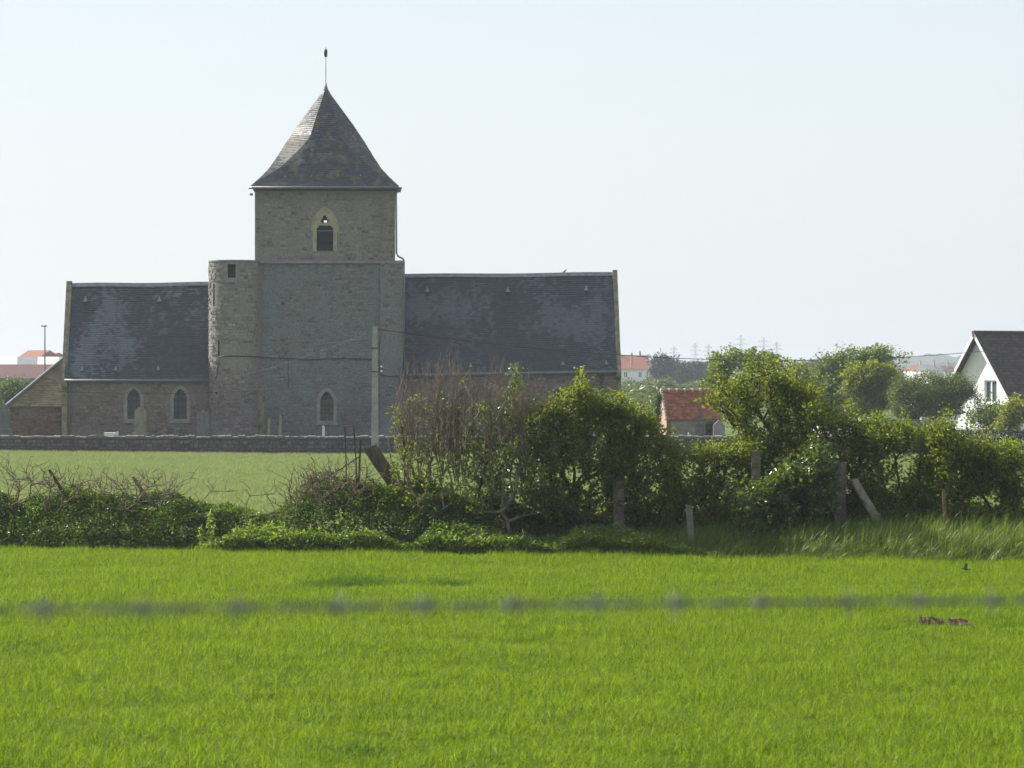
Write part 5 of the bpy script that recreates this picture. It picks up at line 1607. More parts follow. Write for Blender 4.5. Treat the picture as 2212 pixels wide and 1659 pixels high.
# undergrowth mass on the bank
prof = [(-150, 1082), (0, 1084), (100, 1078), (250, 1080), (380, 1076), (430, 1092), (470, 1108), (540, 1112), (600, 1104), (650, 1070), (700, 1048), (760, 1040), (810, 1046), (850, 1044), (885, 1050), (950, 1070), (1050, 1090), (1150, 1105), (1300, 1118), (1450, 1128), (1600, 1105), (1700, 1095), (1800, 1090), (1880, 1066), (1950, 1094), (2060, 1100), (2140, 1096), (2212, 1090), (2380, 1085)]
ru = np.random.default_rng(61)
n = 210000
px = ru.uniform(-140, 2360, n)
base_d = hd(px) + 0.15 + np.interp(px, [1000, 1500], [0, 1.6])
t = ru.random(n)                       # depth position on the bank 0..1
depth_b = 2.6
dd = base_d + t * depth_b
top_y = np.interp(px, [p[0] for p in prof], [p[1] for p in prof])
Ht = EYE - (top_y - CY) / F * (base_d + 1.3)
shape = np.minimum(1.0, (t * 2.2 + 0.10)) ** 0.6 * np.where(t > 0.8, 1 - (t - 0.8) * 2.0, 1.0)
X_ = (px - CX) / F * dd
bn = vnoise(np.stack([X_ + 40, dd, X_ * 0], 1), 1.2) * 0.7 + vnoise(np.stack([X_ + 40, dd, X_ * 0 + 4], 1), 3.2) * 0.5
zt_ = -0.3 + (Ht + 0.3) * shape * (0.70 + 0.55 * bn)
zz = zt_ - np.abs(ru.normal(size=n)) * 0.16
P = np.stack([X_, dd, np.maximum(zz, -0.28)], 1)
tint = np.clip(vnoise(P + 9, 0.9) * 0.7 + ru.random(n) * 0.45 - 0.1, 0, 1)
V, Fa, T = leaf_arrays(P, 0.068, ru, 0.5, 0.5, tint=tint)
link('undergrowth', new_mesh('undergrowth', V, [Fa], T, G['weed']), None, 'dense dark green undergrowth along the foot of the hedge', 'undergrowth', None, 'stuff')
# long grass swept by the wind
rg2 = np.random.default_rng(62)
gp_ = [blade_patch(rg2, 110, 0.3, 0.2, 0.62, 0.012, 1.25, 0.1, 5, 0.9, 0.8, 0.5) for _ in range(5)]
npt = 1500
px = 900 + (2380 - 900) * rg2.random(npt) ** 0.62
px = np.concatenate([px, rg2.uniform(-120, 900, 160)])
npt = len(px)
off = rg2.uniform(-0.15, 1.9, npt)
dd = hd(px) + off
hh = np.interp(px, [900, 1300, 1700, 2212], [0.6, 0.8, 1.25, 1.4]) * np.where(off < 0.2, 0.75, 1.1) * rg2.uniform(0.75, 1.2, npt)
pts = np.stack([(px - CX) / F * dd, dd, np.full(npt, -0.3) + np.clip(off - 0.2, 0, 1) * 0.28], 1)
scatter('long_grass', gp_, pts, np.stack([np.zeros(npt), np.zeros(npt), rg2.normal(0, 0.35, npt)], 1), np.stack([np.ones(npt), np.ones(npt), hh], 1), G['longgrass'], 'long wind-swept grass at the foot of the hedge', 'grass')

# nettles and young weeds along the field edge
n = 26000
px = 420 + (1560 - 420) * ru.random(n)
off = ru.uniform(-0.25, 0.75, n)
dd = hd(px) + off
X_ = (px - CX) / F * dd
hn = np.interp(px, [420, 520, 1400, 1560], [0.3, 1, 1, 0.4]) * 0.95 * (0.22 + 0.42 * vnoise(np.stack([X_ * 1.0, dd, X_ * 0 + 7], 1), 1.4) * (0.6 + 0.5 * np.clip(off + 0.2, 0, 1)))
P = np.stack([X_, dd, -0.3 + hn * ru.random(n) ** 0.45 * 1.35], 1)
tint = np.clip(vnoise(P + 3, 1.5) * 0.6 + ru.random(n) * 0.5, 0, 1)
V, Fa, T = leaf_arrays(P, 0.085, ru, 0.9, 0.5, tint=tint)
link('nettles', new_mesh('nettles', V, [Fa], T, G['nettle']), None, 'brighter green nettles and weeds fringing the hedge foot', 'weeds', None, 'stuff')

# bare brambles and dead stems on the bank
def dead(name, label, cat, px_list, d_off, ends_px, mat, seed, rtip=0.0042, power=0.3, n_side=0, side=0.3, thick=0.03, group=None, ground=-0.2, rmax=0.03, droop=0.0):
    r = np.random.default_rng(seed)
    dm = float(hd(np.mean(px_list))) + d_off
    roots = [np.array(((x - CX) / F * dm, dm + r.normal() * 0.15, ground)) for x in px_list]
    E = []
    for (x, y) in ends_px:
        q = at(x, y, dm); q[1] += r.normal() * 0.3; E.append(q)
        for k in range(n_side):
            s = q + r.normal(size=3) * side; s[2] = min(s[2], q[2] + side * 0.3) - abs(r.normal()) * droop; E.append(s)
    E = np.array(E); E[:, 2] = np.maximum(E[:, 2], 0.1)
    o = empty(name, roots[0], 0, label, cat, group)
    N, par, w, tips = grow(roots, E, 0.22, r, 0.2, 0.06)
    skeleton_parts(o, N - roots[0], par, w, rtip, power, mat, thick, rmax)
    return o
rb_ = np.random.default_rng(70)
def spray(x0, x1, y0, y1, n): return [(rb_.uniform(x0, x1), y0 + (y1 - y0) * rb_.random() ** 0.7) for _ in range(n)]
dead('dead_bramble', 'bare upright brown bramble stems at the far end of the low hedge', 'bramble', [10, 40, 62], 1.2, [(2, 985), (20, 1000), (40, 990), (72, 995), (86, 1004), (60, 1010)] + spray(-20, 130, 1000, 1050, 60), M['deadwood'], 71, n_side=2)
dead('dead_bramble', 'dry tangled bramble stems around the short broken stump', 'bramble', [110, 150, 190], 1.2, spray(95, 230, 1012, 1055, 90) + [(128, 1008), (176, 1020), (202, 1030)], M['deadwood'], 72, n_side=2)
dead('dead_bramble', 'arching dry bramble stems on the low hedge beside the gap', 'bramble', [250, 300, 350], 1.2, spray(215, 390, 1018, 1060, 110) + [(312, 1020), (350, 1022), (318, 1035), (390, 1030)], M['deadwood'], 73, n_side=2)
dead('dead_sapling', 'thin bare stems standing in the hedge gap', 'sapling', [470, 478], 1.0, [(450, 1035), (458, 1050), (500, 1062), (425, 1065), (465, 1040)], M['deadwood'], 74, n_side=2, side=0.12)
dead('dead_sapling', 'forked bare stem standing between the gap and the brush heap', 'sapling', [530, 585], 1.0, [(515, 1040), (536, 1058), (585, 1060), (592, 1050), (540, 1070)], M['deadwood'], 75, n_side=2, side=0.12)
brush = dead('brush_heap', 'heap of grey-brown dead branches beside the leaning cut trunk', 'brush', [700, 740, 770], 1.0, spray(650, 800, 985, 1065, 190) + spray(625, 700, 1020, 1080, 80), M['deadwood'], 76, n_side=2, side=0.35, rtip=0.0045, rmax=0.03)
for k, (x0, y0, x1, y1, w) in enumerate(((746, 1030, 745, 922, 3.0), (769, 1035, 764, 917, 3.2), (772, 1045, 779, 950, 5.5), (872, 1000, 868, 922, 3.4), (690, 1042, 778, 985, 3.2))):
    d = float(hd(x0)) + 1.1
    m = MB(); A, B = at(x0, y0, d), at(x1, y1, d)
    A = A - (B - A) * 0.6 if k != 4 else A
    s = w / F * d * 0.5
    m.tube([A, A + (B - A) * .5 + np.array((0.02, 0, 0)), B], [s * 1.1, s, s * 0.75], 6)
    so = m.build('stem', M['bark'], brush)
    so.matrix_parent_inverse = Matrix.Translation(-brush.location)
# stumps and posts
def trunk_thing(name, label, cat, p0, p1, w0, w1, d, mat, capmat, n=12, seed=3, rough=0.08):
    r = np.random.default_rng(seed)
    d = d + 2.3
    A, B = at(*p0, d), at(*p1, d)
    A = A.copy()
    if A[2] > -0.3:
        A = A + (A - B) * (A[2] + 0.35) / (B[2] - A[2])
    o = empty(name, A, 0, label, cat)
    L = B - A
    rows = []
    K = 9
    ph = r.uniform(0, 6.28, 4)
    a = L / np.linalg.norm(L); u = np.cross(a, (0, 1.0, 0)); u /= np.linalg.norm(u); w = np.cross(a, u)
    for i in range(K):
        t = i / (K - 1)
        rad = (w0 + (w1 - w0) * t) / F * d * 0.5
        for k in range(n):
            an = 2 * math.pi * k / n
            rr = rad * (1 + rough * math.sin(3 * an + ph[0] + t * 2) + rough * 0.8 * math.sin(5 * an + ph[1] - t * 5) + rough * r.normal() * 0.5)
            rows.append(L * t + rr * (math.cos(an) * u + math.sin(an) * w) + a * (0.12 * rad * math.cos(an) if i == K - 1 else 0) + np.array((0.03 * math.sin(t * 4), 0, 0)))
    m = MB()
    fs = [(i * n + k, i * n + (k + 1) % n, (i + 1) * n + (k + 1) % n, (i + 1) * n + k) for i in range(K - 1) for k in range(n)]
    m.add(rows, fs)
    m.build('trunk', mat, o, True)
    m = MB(); m.add([rows[(K - 1) * n + k] + a * 0.002 for k in range(n)], [tuple(range(n))]); m.build('cut_face', capmat, o)
    return o
trunk_thing('tree_stump', 'thick leaning sawn-off trunk beside the utility pole', 'trunk', (862, 1062), (801, 966), 34, 29, 76.0, M['stump'], M['cutwood'], 14, 4)
trunk_thing('broken_stump', 'short broken leaning stump among the dry brambles', 'stump', (130, 1052), (110, 1015), 9, 6, 77, M['bark'], M['cutwood'], 8, 5, 0.15)
trunk_thing('broken_stump', 'small pale sawn stump among arching dry brambles', 'stump', (300, 1048), (289, 1030), 9, 7, 77, M['deadwood'], M['cutwood'], 8, 6, 0.1)
trunk_thing('birch_stump', 'pale leaning lichened stump beside the grey sleeper post', 'stump', (1873, 1088), (1846, 1036), 30, 16, 73.2, M['birch'], M['cutwood'], 10, 7, 0.16)
trunk_thing('brown_stump', 'short brown stump in the dark under the leafy hawthorn', 'stump', (1200, 1118), (1192, 1068), 16, 12, 75.8, M['bark'], M['cutwood'], 9, 8, 0.12)
def post(label, x0, x1, y0, y1, d, mat, lean=0.0, name='fence_post'):
    d = d + float(np.interp(x0, [1000, 1480, 1520], [1.6, 2.3, 2.5]))
    A, B = at((x0 + x1) / 2, y1, d), at((x0 + x1) / 2 + lean, y0, d)
    w = (x1 - x0) / F * d / 2
    o = empty(name, (A[0], d, -0.32), 0, label, 'post', 'old posts in the hedge')
    m = MB(); H = B[2] + 0.32; sx = B[0] - A[0]
    r = random.Random(int(x0))
    vs, fs = [], []
    K = 6
    for i in range(K):
        t = i / (K - 1)
        for qx, qy in ((-1, -1), (1, -1), (1, 1), (-1, 1)):
            vs.append((sx * t + qx * w * (1 + r.uniform(-.06, .06)), qy * w * 0.6 * (1 + r.uniform(-.08, .08)), H * t + (r.uniform(-.05, .03) if i == K - 1 else 0)))
    for i in range(K - 1):
        for k in range(4):
            fs.append((4 * i + k, 4 * i + (k + 1) % 4, 4 * i + 4 + (k + 1) % 4, 4 * i + 4 + k))
    fs.append(tuple(4 * (K - 1) + k for k in range(4)))
    m.add(vs, fs); m.build('timber', mat, o)
    for k in range(2):
        z = H * (0.45 + 0.3 * k)
        boxpart('wire_staple', M['iron'], o, sx * z / H - w * 0.3, sx * z / H - w * 0.1, -w * 0.66, -w * 0.6, z, z + 0.02)
    return o
post('cracked weathered sleeper post beside the hawthorn tree trunk', 1624, 1643, 972, 1090, 73.6, M['sleeper'])
post('dark sleeper post under the dense leafy hawthorn', 1326, 1350, 1040, 1150, 74.6, M['sleeper'], -2)
post('pale slim concrete post leaning in the hedge foot', 1489, 1503, 1090, 1180, 72.9, plain('mossy_concrete', (0.14, 0.135, 0.11), 0.95, 0.4, 6.0, 0.1), -8)
post('dark grey sleeper post beside the glossy evergreen', 1800, 1826, 1000, 1095, 73.2, M['sleeper'], 2)
post('thin pale broken stake under the leafy bush beyond the birch stump', 2042, 2049, 1055, 1150, 71.8, M['deadwood'], -7)

# shrubs of the hedge
def shrub(name, label, px, doff, blobs, root, leaf, n_end, per, size, spread, seed, **kw):
    d = float(hd(px)) + doff + float(np.interp(px, [1000, 1500], [0, 1.6]))
    return plant(name, label, kw.pop('cat', 'bush'), kw.pop('group', None), d, blobs, root, leaf, kw.pop('bark', M['bark']), n_end, per, size, spread, rtip=kw.pop('rtip', 0.0035), thick=kw.pop('thick', 0.022), rmax=kw.pop('rmax', 0.09), seed=seed, step=kw.pop('step', 0.16), **kw)
def barefun(y_lo, y_hi, d):
    z_lo, z_hi = EYE - (y_lo - CY) / F * d, EYE - (y_hi - CY) / F * d
    return lambda P: np.clip((P[:, 2] - z_lo) / (z_hi - z_lo), 0.15, 0.97)
rx_ = np.random.default_rng(80)
def up_sprays(tops, d, n):
    out = []
    for (x, y) in tops:
        for k in range(n):
            q = at(x + rx_.normal() * 10, y + abs(rx_.normal()) * 26, d); q[1] += rx_.normal() * 0.3
            out.append(q)
    return np.array(out)
D1 = float(hd(960)) + 1.4
def shoots(parent, tops, d, rootx, n, r, mat, ymid=(960, 1060)):
    """long upright shoots with side twigs, as on old elder and blackthorn"""
    P0, P1, R0, R1 = [], [], [], []
    base = np.array(parent.location)
    tx_ = np.array([t[0] for t in tops], float); ty_ = np.array([t[1] for t in tops], float)
    for k in range(n):
        x = r.uniform(tx_[0], tx_[-1]); y = np.interp(x, tx_, ty_) + abs(r.normal()) * 42
        q1 = at(x, y, d) + np.array((0, r.normal() * 0.35, 0))
        xb = x + (min(rootx, key=lambda v: abs(v - x)) - x) * r.uniform(0.5, 0.95)
        q0 = at(xb, r.uniform(*ymid), d) + np.array((0, r.normal() * 0.25, 0))
        bow = np.array((r.normal() * 0.14, r.normal() * 0.1, 0.0))
        m_ = 9; ra = r.uniform(0.008, 0.014)
        pts = [q0 + (q1 - q0) * (i / m_) + bow * math.sin(math.pi * i / m_) + r.normal(size=3) * 0.012 for i in range(m_ + 1)]
        for i in range(m_):
            P0.append(pts[i]); P1.append(pts[i + 1]); R0.append(ra * (1 - 0.75 * i / m_)); R1.append(ra * (1 - 0.75 * (i + 1) / m_))
            if i > 1 and r.random() < 0.75:
                L = r.uniform(0.12, 0.42) * (1 - 0.4 * i / m_)
                dv = (q1 - q0) / np.linalg.norm(q1 - q0) + r.normal(size=3) * 0.55
                dv = dv / np.linalg.norm(dv)
                e = pts[i] + dv * L * 0.5; e2 = pts[i] + dv * L + np.array((0, 0, 0.05))
                P0 += [pts[i], e]; P1 += [e, e2]; R0 += [0.006, 0.0045]; R1 += [0.0045, 0.003]
    V, Fq = twig_arrays(np.array(P0) - base, np.array(P1) - base, np.array(R0), np.array(R1), 3)
    link('shoots', new_mesh('shoots', V, [Fq], r.random(len(V)), mat), parent)
D1 = float(hd(930)) + 1.4
rsh = np.random.default_rng(444)
o = shrub('bare_shrub', 'tall bare reddish-twigged shrub beside the utility pole', 930, 1.4, [(850, 905, 1090), (880, 865, 1100), (930, 875, 1110), (1010, 870, 1110)], [885, 905, 930, 955, 985], G['elder'], 395, 10, 0.074, 0.075, 201, bark=M['twig'], rtip=0.0045, rmax=0.035,
      gap=0.40, gapscale=2.3, bare=barefun(1000, 840, D1), depth=0.7)
shoots(o, [(855, 870), (868, 800), (888, 742), (905, 755), (925, 770), (950, 752), (972, 738), (990, 755), (1015, 790)], D1, [885, 905, 930, 955, 985], 95, rsh, M['twig'])
o = shrub('bare_shrub', 'arching bare-twigged shrub in front of the nave wall', 1080, 0.8, [(1000, 880, 1100), (1040, 865, 1110), (1100, 875, 1110), (1190, 890, 1110)], [1030, 1060, 1100, 1140], G['elder'], 395, 10, 0.074, 0.075, 202, bark=M['twig'], rtip=0.0045, rmax=0.035,
      gap=0.38, gapscale=2.3, bare=barefun(1000, 850, D1), depth=0.7)
shoots(o, [(1005, 800), (1040, 780), (1075, 752), (1110, 768), (1150, 788), (1175, 800), (1200, 840)], D1 - 0.5, [1000, 1030, 1060, 1100, 1130], 95, rsh, M['twig'])
shrub('evergreen_shrub', 'glossy upright evergreen shrub in front of the nave gutter', 1085, 1.7, [(1000, 985, 1120), (1050, 925, 1120), (1090, 895, 1125), (1105, 860, 1125), (1113, 818, 1125), (1120, 815, 1125), (1128, 868, 1125), (1150, 895, 1125), (1190, 905, 1130)], [1040, 1085, 1130], G['gloss'], 440, 14, 0.085, 0.075, 203, gap=0.41, gapscale=2.3, depth=0.6)
shrub('hawthorn_bush', 'dense leafy hawthorn over a dark hollow and sleeper post', 1260, 0.9, [(1140, 910, 1090), (1200, 888, 1110), (1240, 855, 1120), (1256, 838, 1130), (1275, 865, 1130), (1345, 890, 1110)], [1200, 1240, 1270, 1310], G['haw'], 1281, 15, 0.074, 0.075, 204, gap=0.38, gapscale=2.3, depth=0.7)
shrub('hawthorn_bush', 'leafy hawthorn with low hanging boughs below the hut', 1390, 1.0, [(1310, 885, 1110), (1350, 890, 1130), (1400, 912, 1145), (1440, 960, 1150), (1470, 995, 1150)], [1340, 1370, 1410], G['haw'], 973, 15, 0.074, 0.075, 205, gap=0.38, gapscale=2.3, depth=0.7)
shrub('hawthorn_bush', 'low yellow-green hawthorn leaning over the pale concrete post', 1540, 0.6, [(1435, 1000, 1150), (1485, 985, 1160), (1520, 978, 1165), (1570, 975, 1165), (1640, 970, 1160)], [1480, 1520, 1550, 1590], G['haw'], 1025, 15, 0.072, 0.075, 206, gap=0.38, gapscale=2.3, depth=0.65)
shrub('hawthorn_tree', 'tall wind-shaped hawthorn tree beside the cracked sleeper post', 1640, 1.5, [(1508, 850, 866), (1530, 832, 876), (1560, 820, 890), (1600, 812, 935), (1640, 806, 1060), (1690, 820, 1090), (1735, 850, 1090), (1780, 885, 1090)], [1655, 1690], G['haw'], 1332, 14, 0.074, 0.08, 207, gap=0.38, gapscale=2.0, depth=0.8, cat='tree', rtip=0.0045, rmax=0.12)
shrub('evergreen_shrub', 'glossy laurel-like shrub with shining pale leaves among the sleeper posts', 1700, -0.3, [(1582, 1095, 1170), (1640, 1060, 1170), (1700, 1018, 1170), (1740, 992, 1165), (1775, 982, 1120), (1800, 995, 1090)], [1620, 1650, 1690, 1740], G['gloss'], 640, 15, 0.092, 0.075, 208, gap=0.36, gapscale=2.3, depth=0.5)
shrub('hawthorn_bush', 'loose yellow-green bush before the wide concrete tomb', 1820, 1.2, [(1735, 890, 1100), (1790, 905, 1110), (1845, 910, 1115), (1905, 940, 1115)], [1770, 1800, 1830, 1865], G['elder'], 848, 12, 0.074, 0.08, 209, gap=0.38, gapscale=2.3, depth=0.7)
shrub('hawthorn_bush', 'loose twiggy bush around the birch stump with leafy sprigs', 1940, 1.0, [(1875, 930, 1120), (1925, 942, 1130), (1950, 925, 1135), (1985, 945, 1135), (2035, 935, 1135)], [1895, 1925, 1955, 1990], G['elder'], 895, 13, 0.074, 0.08, 210, gap=0.38, gapscale=2.3, depth=0.7)
shrub('hawthorn_bush', 'dense broad bush below the clipped garden hedge', 2100, 0.7, [(2008, 940, 1140), (2045, 928, 1150), (2080, 962, 1150), (2190, 985, 1150)], [2030, 2060, 2090, 2140], G['haw'], 1076, 15, 0.074, 0.08, 211, gap=0.37, gapscale=2.3, depth=0.7)
shrub('hawthorn_bush', 'brownish twiggy bush with dry stems beyond the broad bush', 2220, 0.8, [(2150, 985, 1150), (2212, 988, 1150), (2380, 988, 1150)], [2170, 2200, 2250, 2310], G['elder'], 848, 11, 0.074, 0.08, 212, gap=0.38, gapscale=2.3, depth=0.7, bark=M['twig'])

# pale weeds at the field edge
def weed_proto():
    r = np.random.default_rng(90)
    o = empty('weed', (0, 0, 0))
    m = MB(); m.tube([(0, 0, 0), (0.02, 0.0, 0.25), (0.05, 0.01, 0.55)], [0.008, 0.006, 0.003], 5); m.build('stem', G['dock'], o)
    P = np.array([(0.02 * z / 0.3 + r.normal() * 0.015, r.normal() * 0.015, z) for z in np.linspace(0.05, 0.58, 70)])
    V, Fa, T = leaf_arrays(P, 0.10, r, 0.6, 0.4, tint=r.random(len(P)))
    link('foliage', new_mesh('weed_foliage', V, [Fa], T, G['dock']), o)
    return o
wp = weed_proto()
rw = np.random.default_rng(91)
spots = [(452, 1.0), (462, 0.8), (436, 0.7), (500, 0.8), (520, 0.7), (545, 0.9), (560, 0.75), (590, 0.95), (615, 0.7), (640, 0.8), (655, 0.9), (690, 0.75), (735, 1.15), (748, 1.0), (712, 0.7), (790, 0.7), (830, 0.6), (1040, 0.8), (1080, 0.7), (1130, 0.7), (1180, 0.6), (575, 0.7), (605, 0.8), (672, 0.7)]
first = True
for (x, s) in spots:
    if first:
        o = wp; first = False
    else:
        o = wp.copy(); COL.objects.link(o)
        for ch in wp.children:
            cc = ch.copy(); COL.objects.link(cc); cc.parent = o
    d = float(hd(x)) + rw.uniform(-0.05, 0.5)
    o.location = ((x - CX) / F * d, d, -0.25 + rw.uniform(0, 0.1))
    o.rotation_euler = (0, rw.normal() * 0.1, rw.uniform(0, 6.28)); o.scale = (s * 1.1, s * 1.1, s * rw.uniform(1.0, 1.4))
    o['label'] = 'pale green upright leafy weed at the field edge of the hedge foot'; o['category'] = 'weed'; o['group'] = 'pale weeds along the hedge foot'

# ---------------------------------------------------------------- crops
rc = np.random.default_rng(300)
def crop_points(d0, d1, step, xfun, r):
    out = []
    d = d0
    while d < d1:
        x0, x1 = xfun(d)
        n = int((x1 - x0) / step) + 1
        x = x0 + (np.arange(n) + r.uniform(-.35, .35, n)) * step
        out.append(np.stack([x, d + r.uniform(-.35, .35, n) * step], 1))
        d += step
    return np.concatenate(out)
bp = [blade_patch(rc, 330, 0.215, 0.10, 0.24, 0.0078, 1.1, 0.2, 3, 0.8, 1.9, 0.6) for _ in range(8)]
Q = crop_points(24, 81, 0.31, lambda d: (-0.1334 * d - 3.0, 0.1334 * d + 3.0), rc)
pxq = Q[:, 0] / Q[:, 1] * F + CX
edge = hd(pxq) + 0.05
Q = Q[Q[:, 1] < edge]; pxq = Q[:, 0] / Q[:, 1] * F + CX
q3 = np.stack([Q[:, 0], Q[:, 1], Q[:, 0] * 0], 1)
hs2 = 0.92 + 0.22 * (vnoise(q3 + 100, 0.35) - 0.5) + 0.6 * (vnoise(q3 + 60, 1.5) - 0.5) + rc.normal(0, 0.14, len(q3))
def dip(cx_, dcen, back, wx_, amt, front):
    """crop shorter in front of a tramline edge at distance `back`"""
    gx = np.exp(-((pxq - cx_) / wx_) ** 2)
    gy = np.where(Q[:, 1] < back, np.exp(-((back - Q[:, 1]) / front) ** 2), 0)
    return 1 - amt * gx * gy
hs2 *= dip(745, 0, 65.6, 85, 0.72, 2.6) * dip(985, 0, 65.3, 60, 0.5, 2.0) * dip(2040, 0, 54.6, 90, 0.6, 1.2) * dip(900, 0, 65.5, 260, 0.25, 1.5)
# bare soil gaps
hol = np.exp(-((pxq - 745) / 85) ** 2) * (Q[:, 1] < 65.6) * (Q[:, 1] > 63.9) + np.exp(-((pxq - 985) / 50) ** 2) * (Q[:, 1] < 65.3) * (Q[:, 1] > 64.3)
gapm = (hol > 0.45) & (rc.random(len(Q)) < 0.8)
gapm |= (np.abs(Q[:, 1] - 63.6) < 0.35) & (pxq > 560) & (pxq < 755) & (vnoise(q3 + 5, 1.5) > 0.35)
gapm |= (np.abs(Q[:, 1] - 53.9) < 0.75) & (((pxq > 1995) & (pxq < 2036)) | ((pxq > 2056) & (pxq < 2092)))
Q = Q[~gapm]; hs2 = hs2[~gapm]
n = len(Q)
sxy = rc.uniform(0.9, 1.15, n)
scatter('barley', bp, np.stack([Q[:, 0], Q[:, 1], np.full(n, -0.235)], 1), np.stack([np.zeros(n), np.zeros(n), rc.normal(0, 0.5, n)], 1), np.stack([sxy, sxy, hs2 * 1.0], 1), G['barley'], 'bright green young barley filling the near field', 'crop')
G['darkgreen'] = leafmat('dark_barley', [(0.08, (0.018, 0.050, 0.002)), (0.5, (0.05, 0.115, 0.004)), (0.9, (0.11, 0.19, 0.008))], 0.35, (1.6, 1.6, 0.4), 0.6, 0.15, 0.5)  # barley blades in a darker green, clustered at the dips and at random
TP = []
for (cx_, d_, wx_, wd_, k) in ((745, 65.3, 42, 1.1, 60), (690, 64.6, 34, 0.6, 14), (985, 65.0, 32, 0.8, 22), (840, 65.6, 40, 0.5, 10)):
    TP += [((cx_ + rc.normal() * wx_ - CX) / F * d_, d_ + rc.normal() * wd_ * 0.5) for _ in range(k)]
for k in range(170):
    d_ = rc.uniform(27, 72); cx_ = rc.uniform(-60, 2270)
    for q in range(int(rc.integers(1, 5))):
        TP.append(((cx_ - CX) / F * d_ + rc.normal() * 0.16, d_ + rc.normal() * 0.16))
TP = np.array(TP); n = len(TP)
scatter('dark_tufts', [blade_patch(rc, 190, 0.17, 0.15, 0.32, 0.0085, 0.9, 0.2, 4, 0.9, 1.7, 0.5) for _ in range(3)], np.stack([TP[:, 0], TP[:, 1], np.full(n, -0.3)], 1),
        np.stack([np.zeros(n), np.zeros(n), rc.normal(0, 0.6, n)], 1), np.stack([np.ones(n), np.ones(n), rc.uniform(0.68, 1.0, n)], 1), G['darkgreen'], 'darker green tufts scattered through the near barley', 'crop')
# soil clods in the gaps
def clods(label, x0, x1, d, n, seed, hmax=0.14):
    r = np.random.default_rng(seed)
    m = MB()
    for k in range(n):
        cxp = ((r.uniform(x0, x1) - CX) / F * d, d + r.normal() * 0.35)
        s = r.uniform(0.015, 0.055)
        base = [(-1, -1, -1), (1, -1, -1), (1, 1, -1), (-1, 1, -1), (-.7, -.7, .8), (.7, -.7, .8), (.7, .7, .8), (-.7, .7, .8)]
        m.add([(cxp[0] + (b[0] + r.normal() * .25) * s, cxp[1] + (b[1] + r.normal() * .25) * s, -0.27 + (b[2] + r.normal() * .25) * s * 0.8 + r.uniform(0, hmax)) for b in base],
              [(4, 5, 6, 7), (0, 1, 5, 4), (1, 2, 6, 5), (2, 3, 7, 6), (3, 0, 4, 7)], r.random())
    m.build('soil_clods', plain('bare_soil', (0.125, 0.085, 0.06), 0.95, 0.4, 8.0, 0.05), label=label, cat='soil', kind='stuff')
clods('patch of bare reddish soil in the barley', 1998, 2034, 54, 170, 1)
clods('second patch of bare reddish soil in the barley', 2058, 2090, 53.8, 150, 2)
clods('thin line of bare soil along the tramline', 562, 752, 63.7, 160, 3, 0.05)
# far field
wpch = [blade_patch(rc, 330, 0.55, 0.20, 0.32, 0.018, 0.45, 0.2, 3, 0.7) for _ in range(5)]
Q = crop_points(77.5, 190, 0.8, lambda d: (-0.1334 * d - 4.0, 0.1334 * d + 2.0), rc)
pxq = Q[:, 0] / Q[:, 1] * F + CX
lim = np.interp(pxq, [p[0] for p in wl], [p[1] for p in wl]) - 0.6
Q = Q[(Q[:, 1] < lim) & (Q[:, 1] > hd(pxq) + 2.0)]
n = len(Q)
q3 = np.stack([Q[:, 0] * 0.25, Q[:, 1], Q[:, 0] * 0], 1)
hs3 = 0.95 + 0.3 * (vnoise(q3 + 30, 0.22) - 0.5)
scatter('wheat', wpch, np.stack([Q[:, 0], Q[:, 1], np.full(n, -0.3)], 1), np.stack([np.zeros(n), np.zeros(n), rc.normal(0, 0.5, n)], 1), np.stack([np.ones(n), np.ones(n), hs3], 1), G['wheat'], 'pale green crop in the field between hedge and churchyard wall', 'crop')

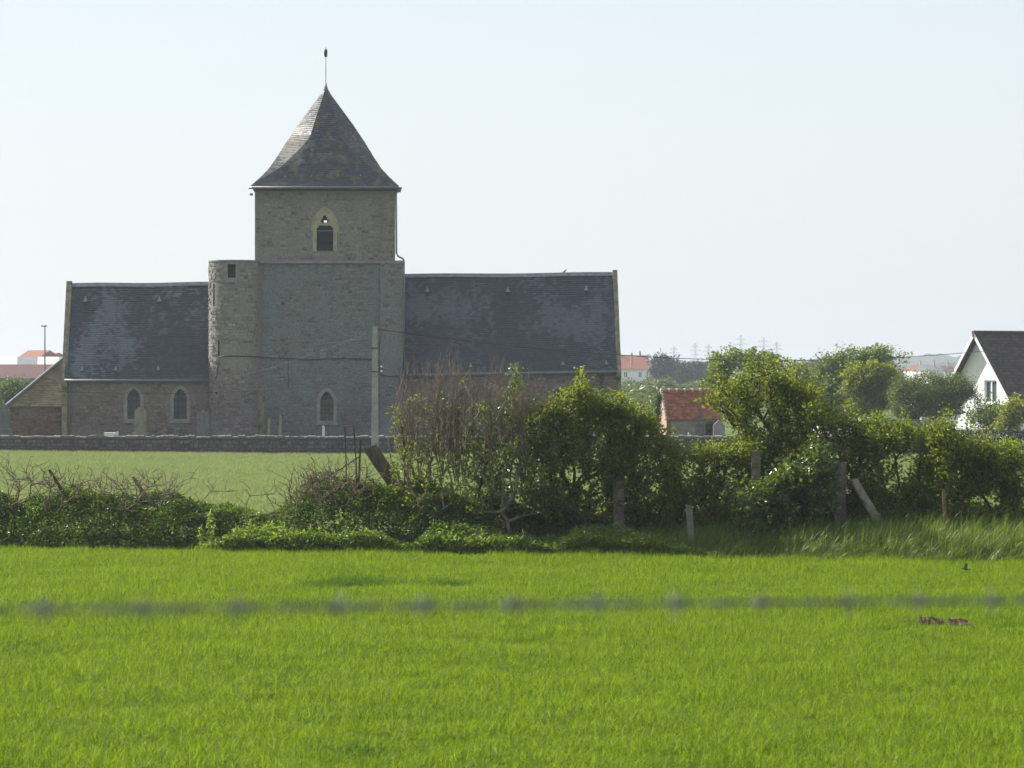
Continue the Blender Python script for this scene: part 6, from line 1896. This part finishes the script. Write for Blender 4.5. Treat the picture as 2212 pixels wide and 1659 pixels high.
# ---------------------------------------------------------------- barbed wire close to the camera
A = np.array(((-1106) / F * 3.82, 3.82, EYE - (1318 - CY) / F * 3.82)); B = np.array((1106 / F * 5.0, 5.0, EYE - (1297 - CY) / F * 5.0))
dirw = (B - A) / np.linalg.norm(B - A)
A2, B2 = A - dirw * 1.0, B + dirw * 1.4
fence = empty('barbed_wire_fence', (A2[0], A2[1], 1.55), 0, 'grey barbed wire strand blurred across the near field', 'fence')
base = np.array((A2[0], A2[1], 1.55))
m = MB()
K = 160
for ph in (0, math.pi):
    pts = []
    for i in range(K):
        t = i / (K - 1); p = A2 + (B2 - A2) * t - base
        an = ph + t * 150
        pts.append(p + np.array((0, 0.0022 * math.cos(an), 0.0022 * math.sin(an))))
    m.tube(pts, 0.0018, 4)
M['wire'] = plain('rusty_wire', (0.15, 0.155, 0.165), 0.7, 0.2)
wire = m.build('wire', M['wire'], fence)
L_ = np.linalg.norm(B2 - A2)
bpx = [88, 305, 520, 725, 918, 1103, 1285, 1465, 1640, 1825, 1990, 2150, 2300, -130]
for x in bpx:
    # the point of the strand seen at photo column x
    k = (x - CX) / F
    t = (k * A[1] - A[0]) / (dirw[0] - k * dirw[1])
    p = A + dirw * t - base
    m = MB()
    m.tube([p - dirw * 0.010, p + dirw * 0.010], 0.0058, 6)
    for q in range(4):
        an = q * math.pi / 2 + x
        off = dirw * (0.008 if q % 2 else -0.008)
        m.tube([p + off, p + off + np.array((0, math.cos(an), math.sin(an))) * 0.02], [0.0022, 0.0006], 4)
    m.build('barb', M['wire'], wire)
for E in (A2, B2):
    e = E - base
    m = MB(); m.tube([(e[0], e[1] + 0.06, -0.2), (e[0], e[1] + 0.06, e[2] + 0.08)], [0.06, 0.055], 9); m.build('post', M['sleeper'], fence)

# ---------------------------------------------------------------- haze
hz = NT('pale_haze')
pv = hz.n('ShaderNodeVolumePrincipled')
pv.inputs['Color'].default_value = (0.66, 0.72, 0.80, 1)
pv.inputs['Density'].default_value = 0.00024
pv.inputs['Anisotropy'].default_value = 0.25
hz.t.links.new(pv.outputs[0], hz.out.inputs['Volume'])
m = MB(); m.box(-4300, 4300, -80, 7800, -2.0, 62.0)
hazeo = m.build('haze', hz.m, label='thin pale sea haze over the whole landscape', cat='haze', kind='stuff')
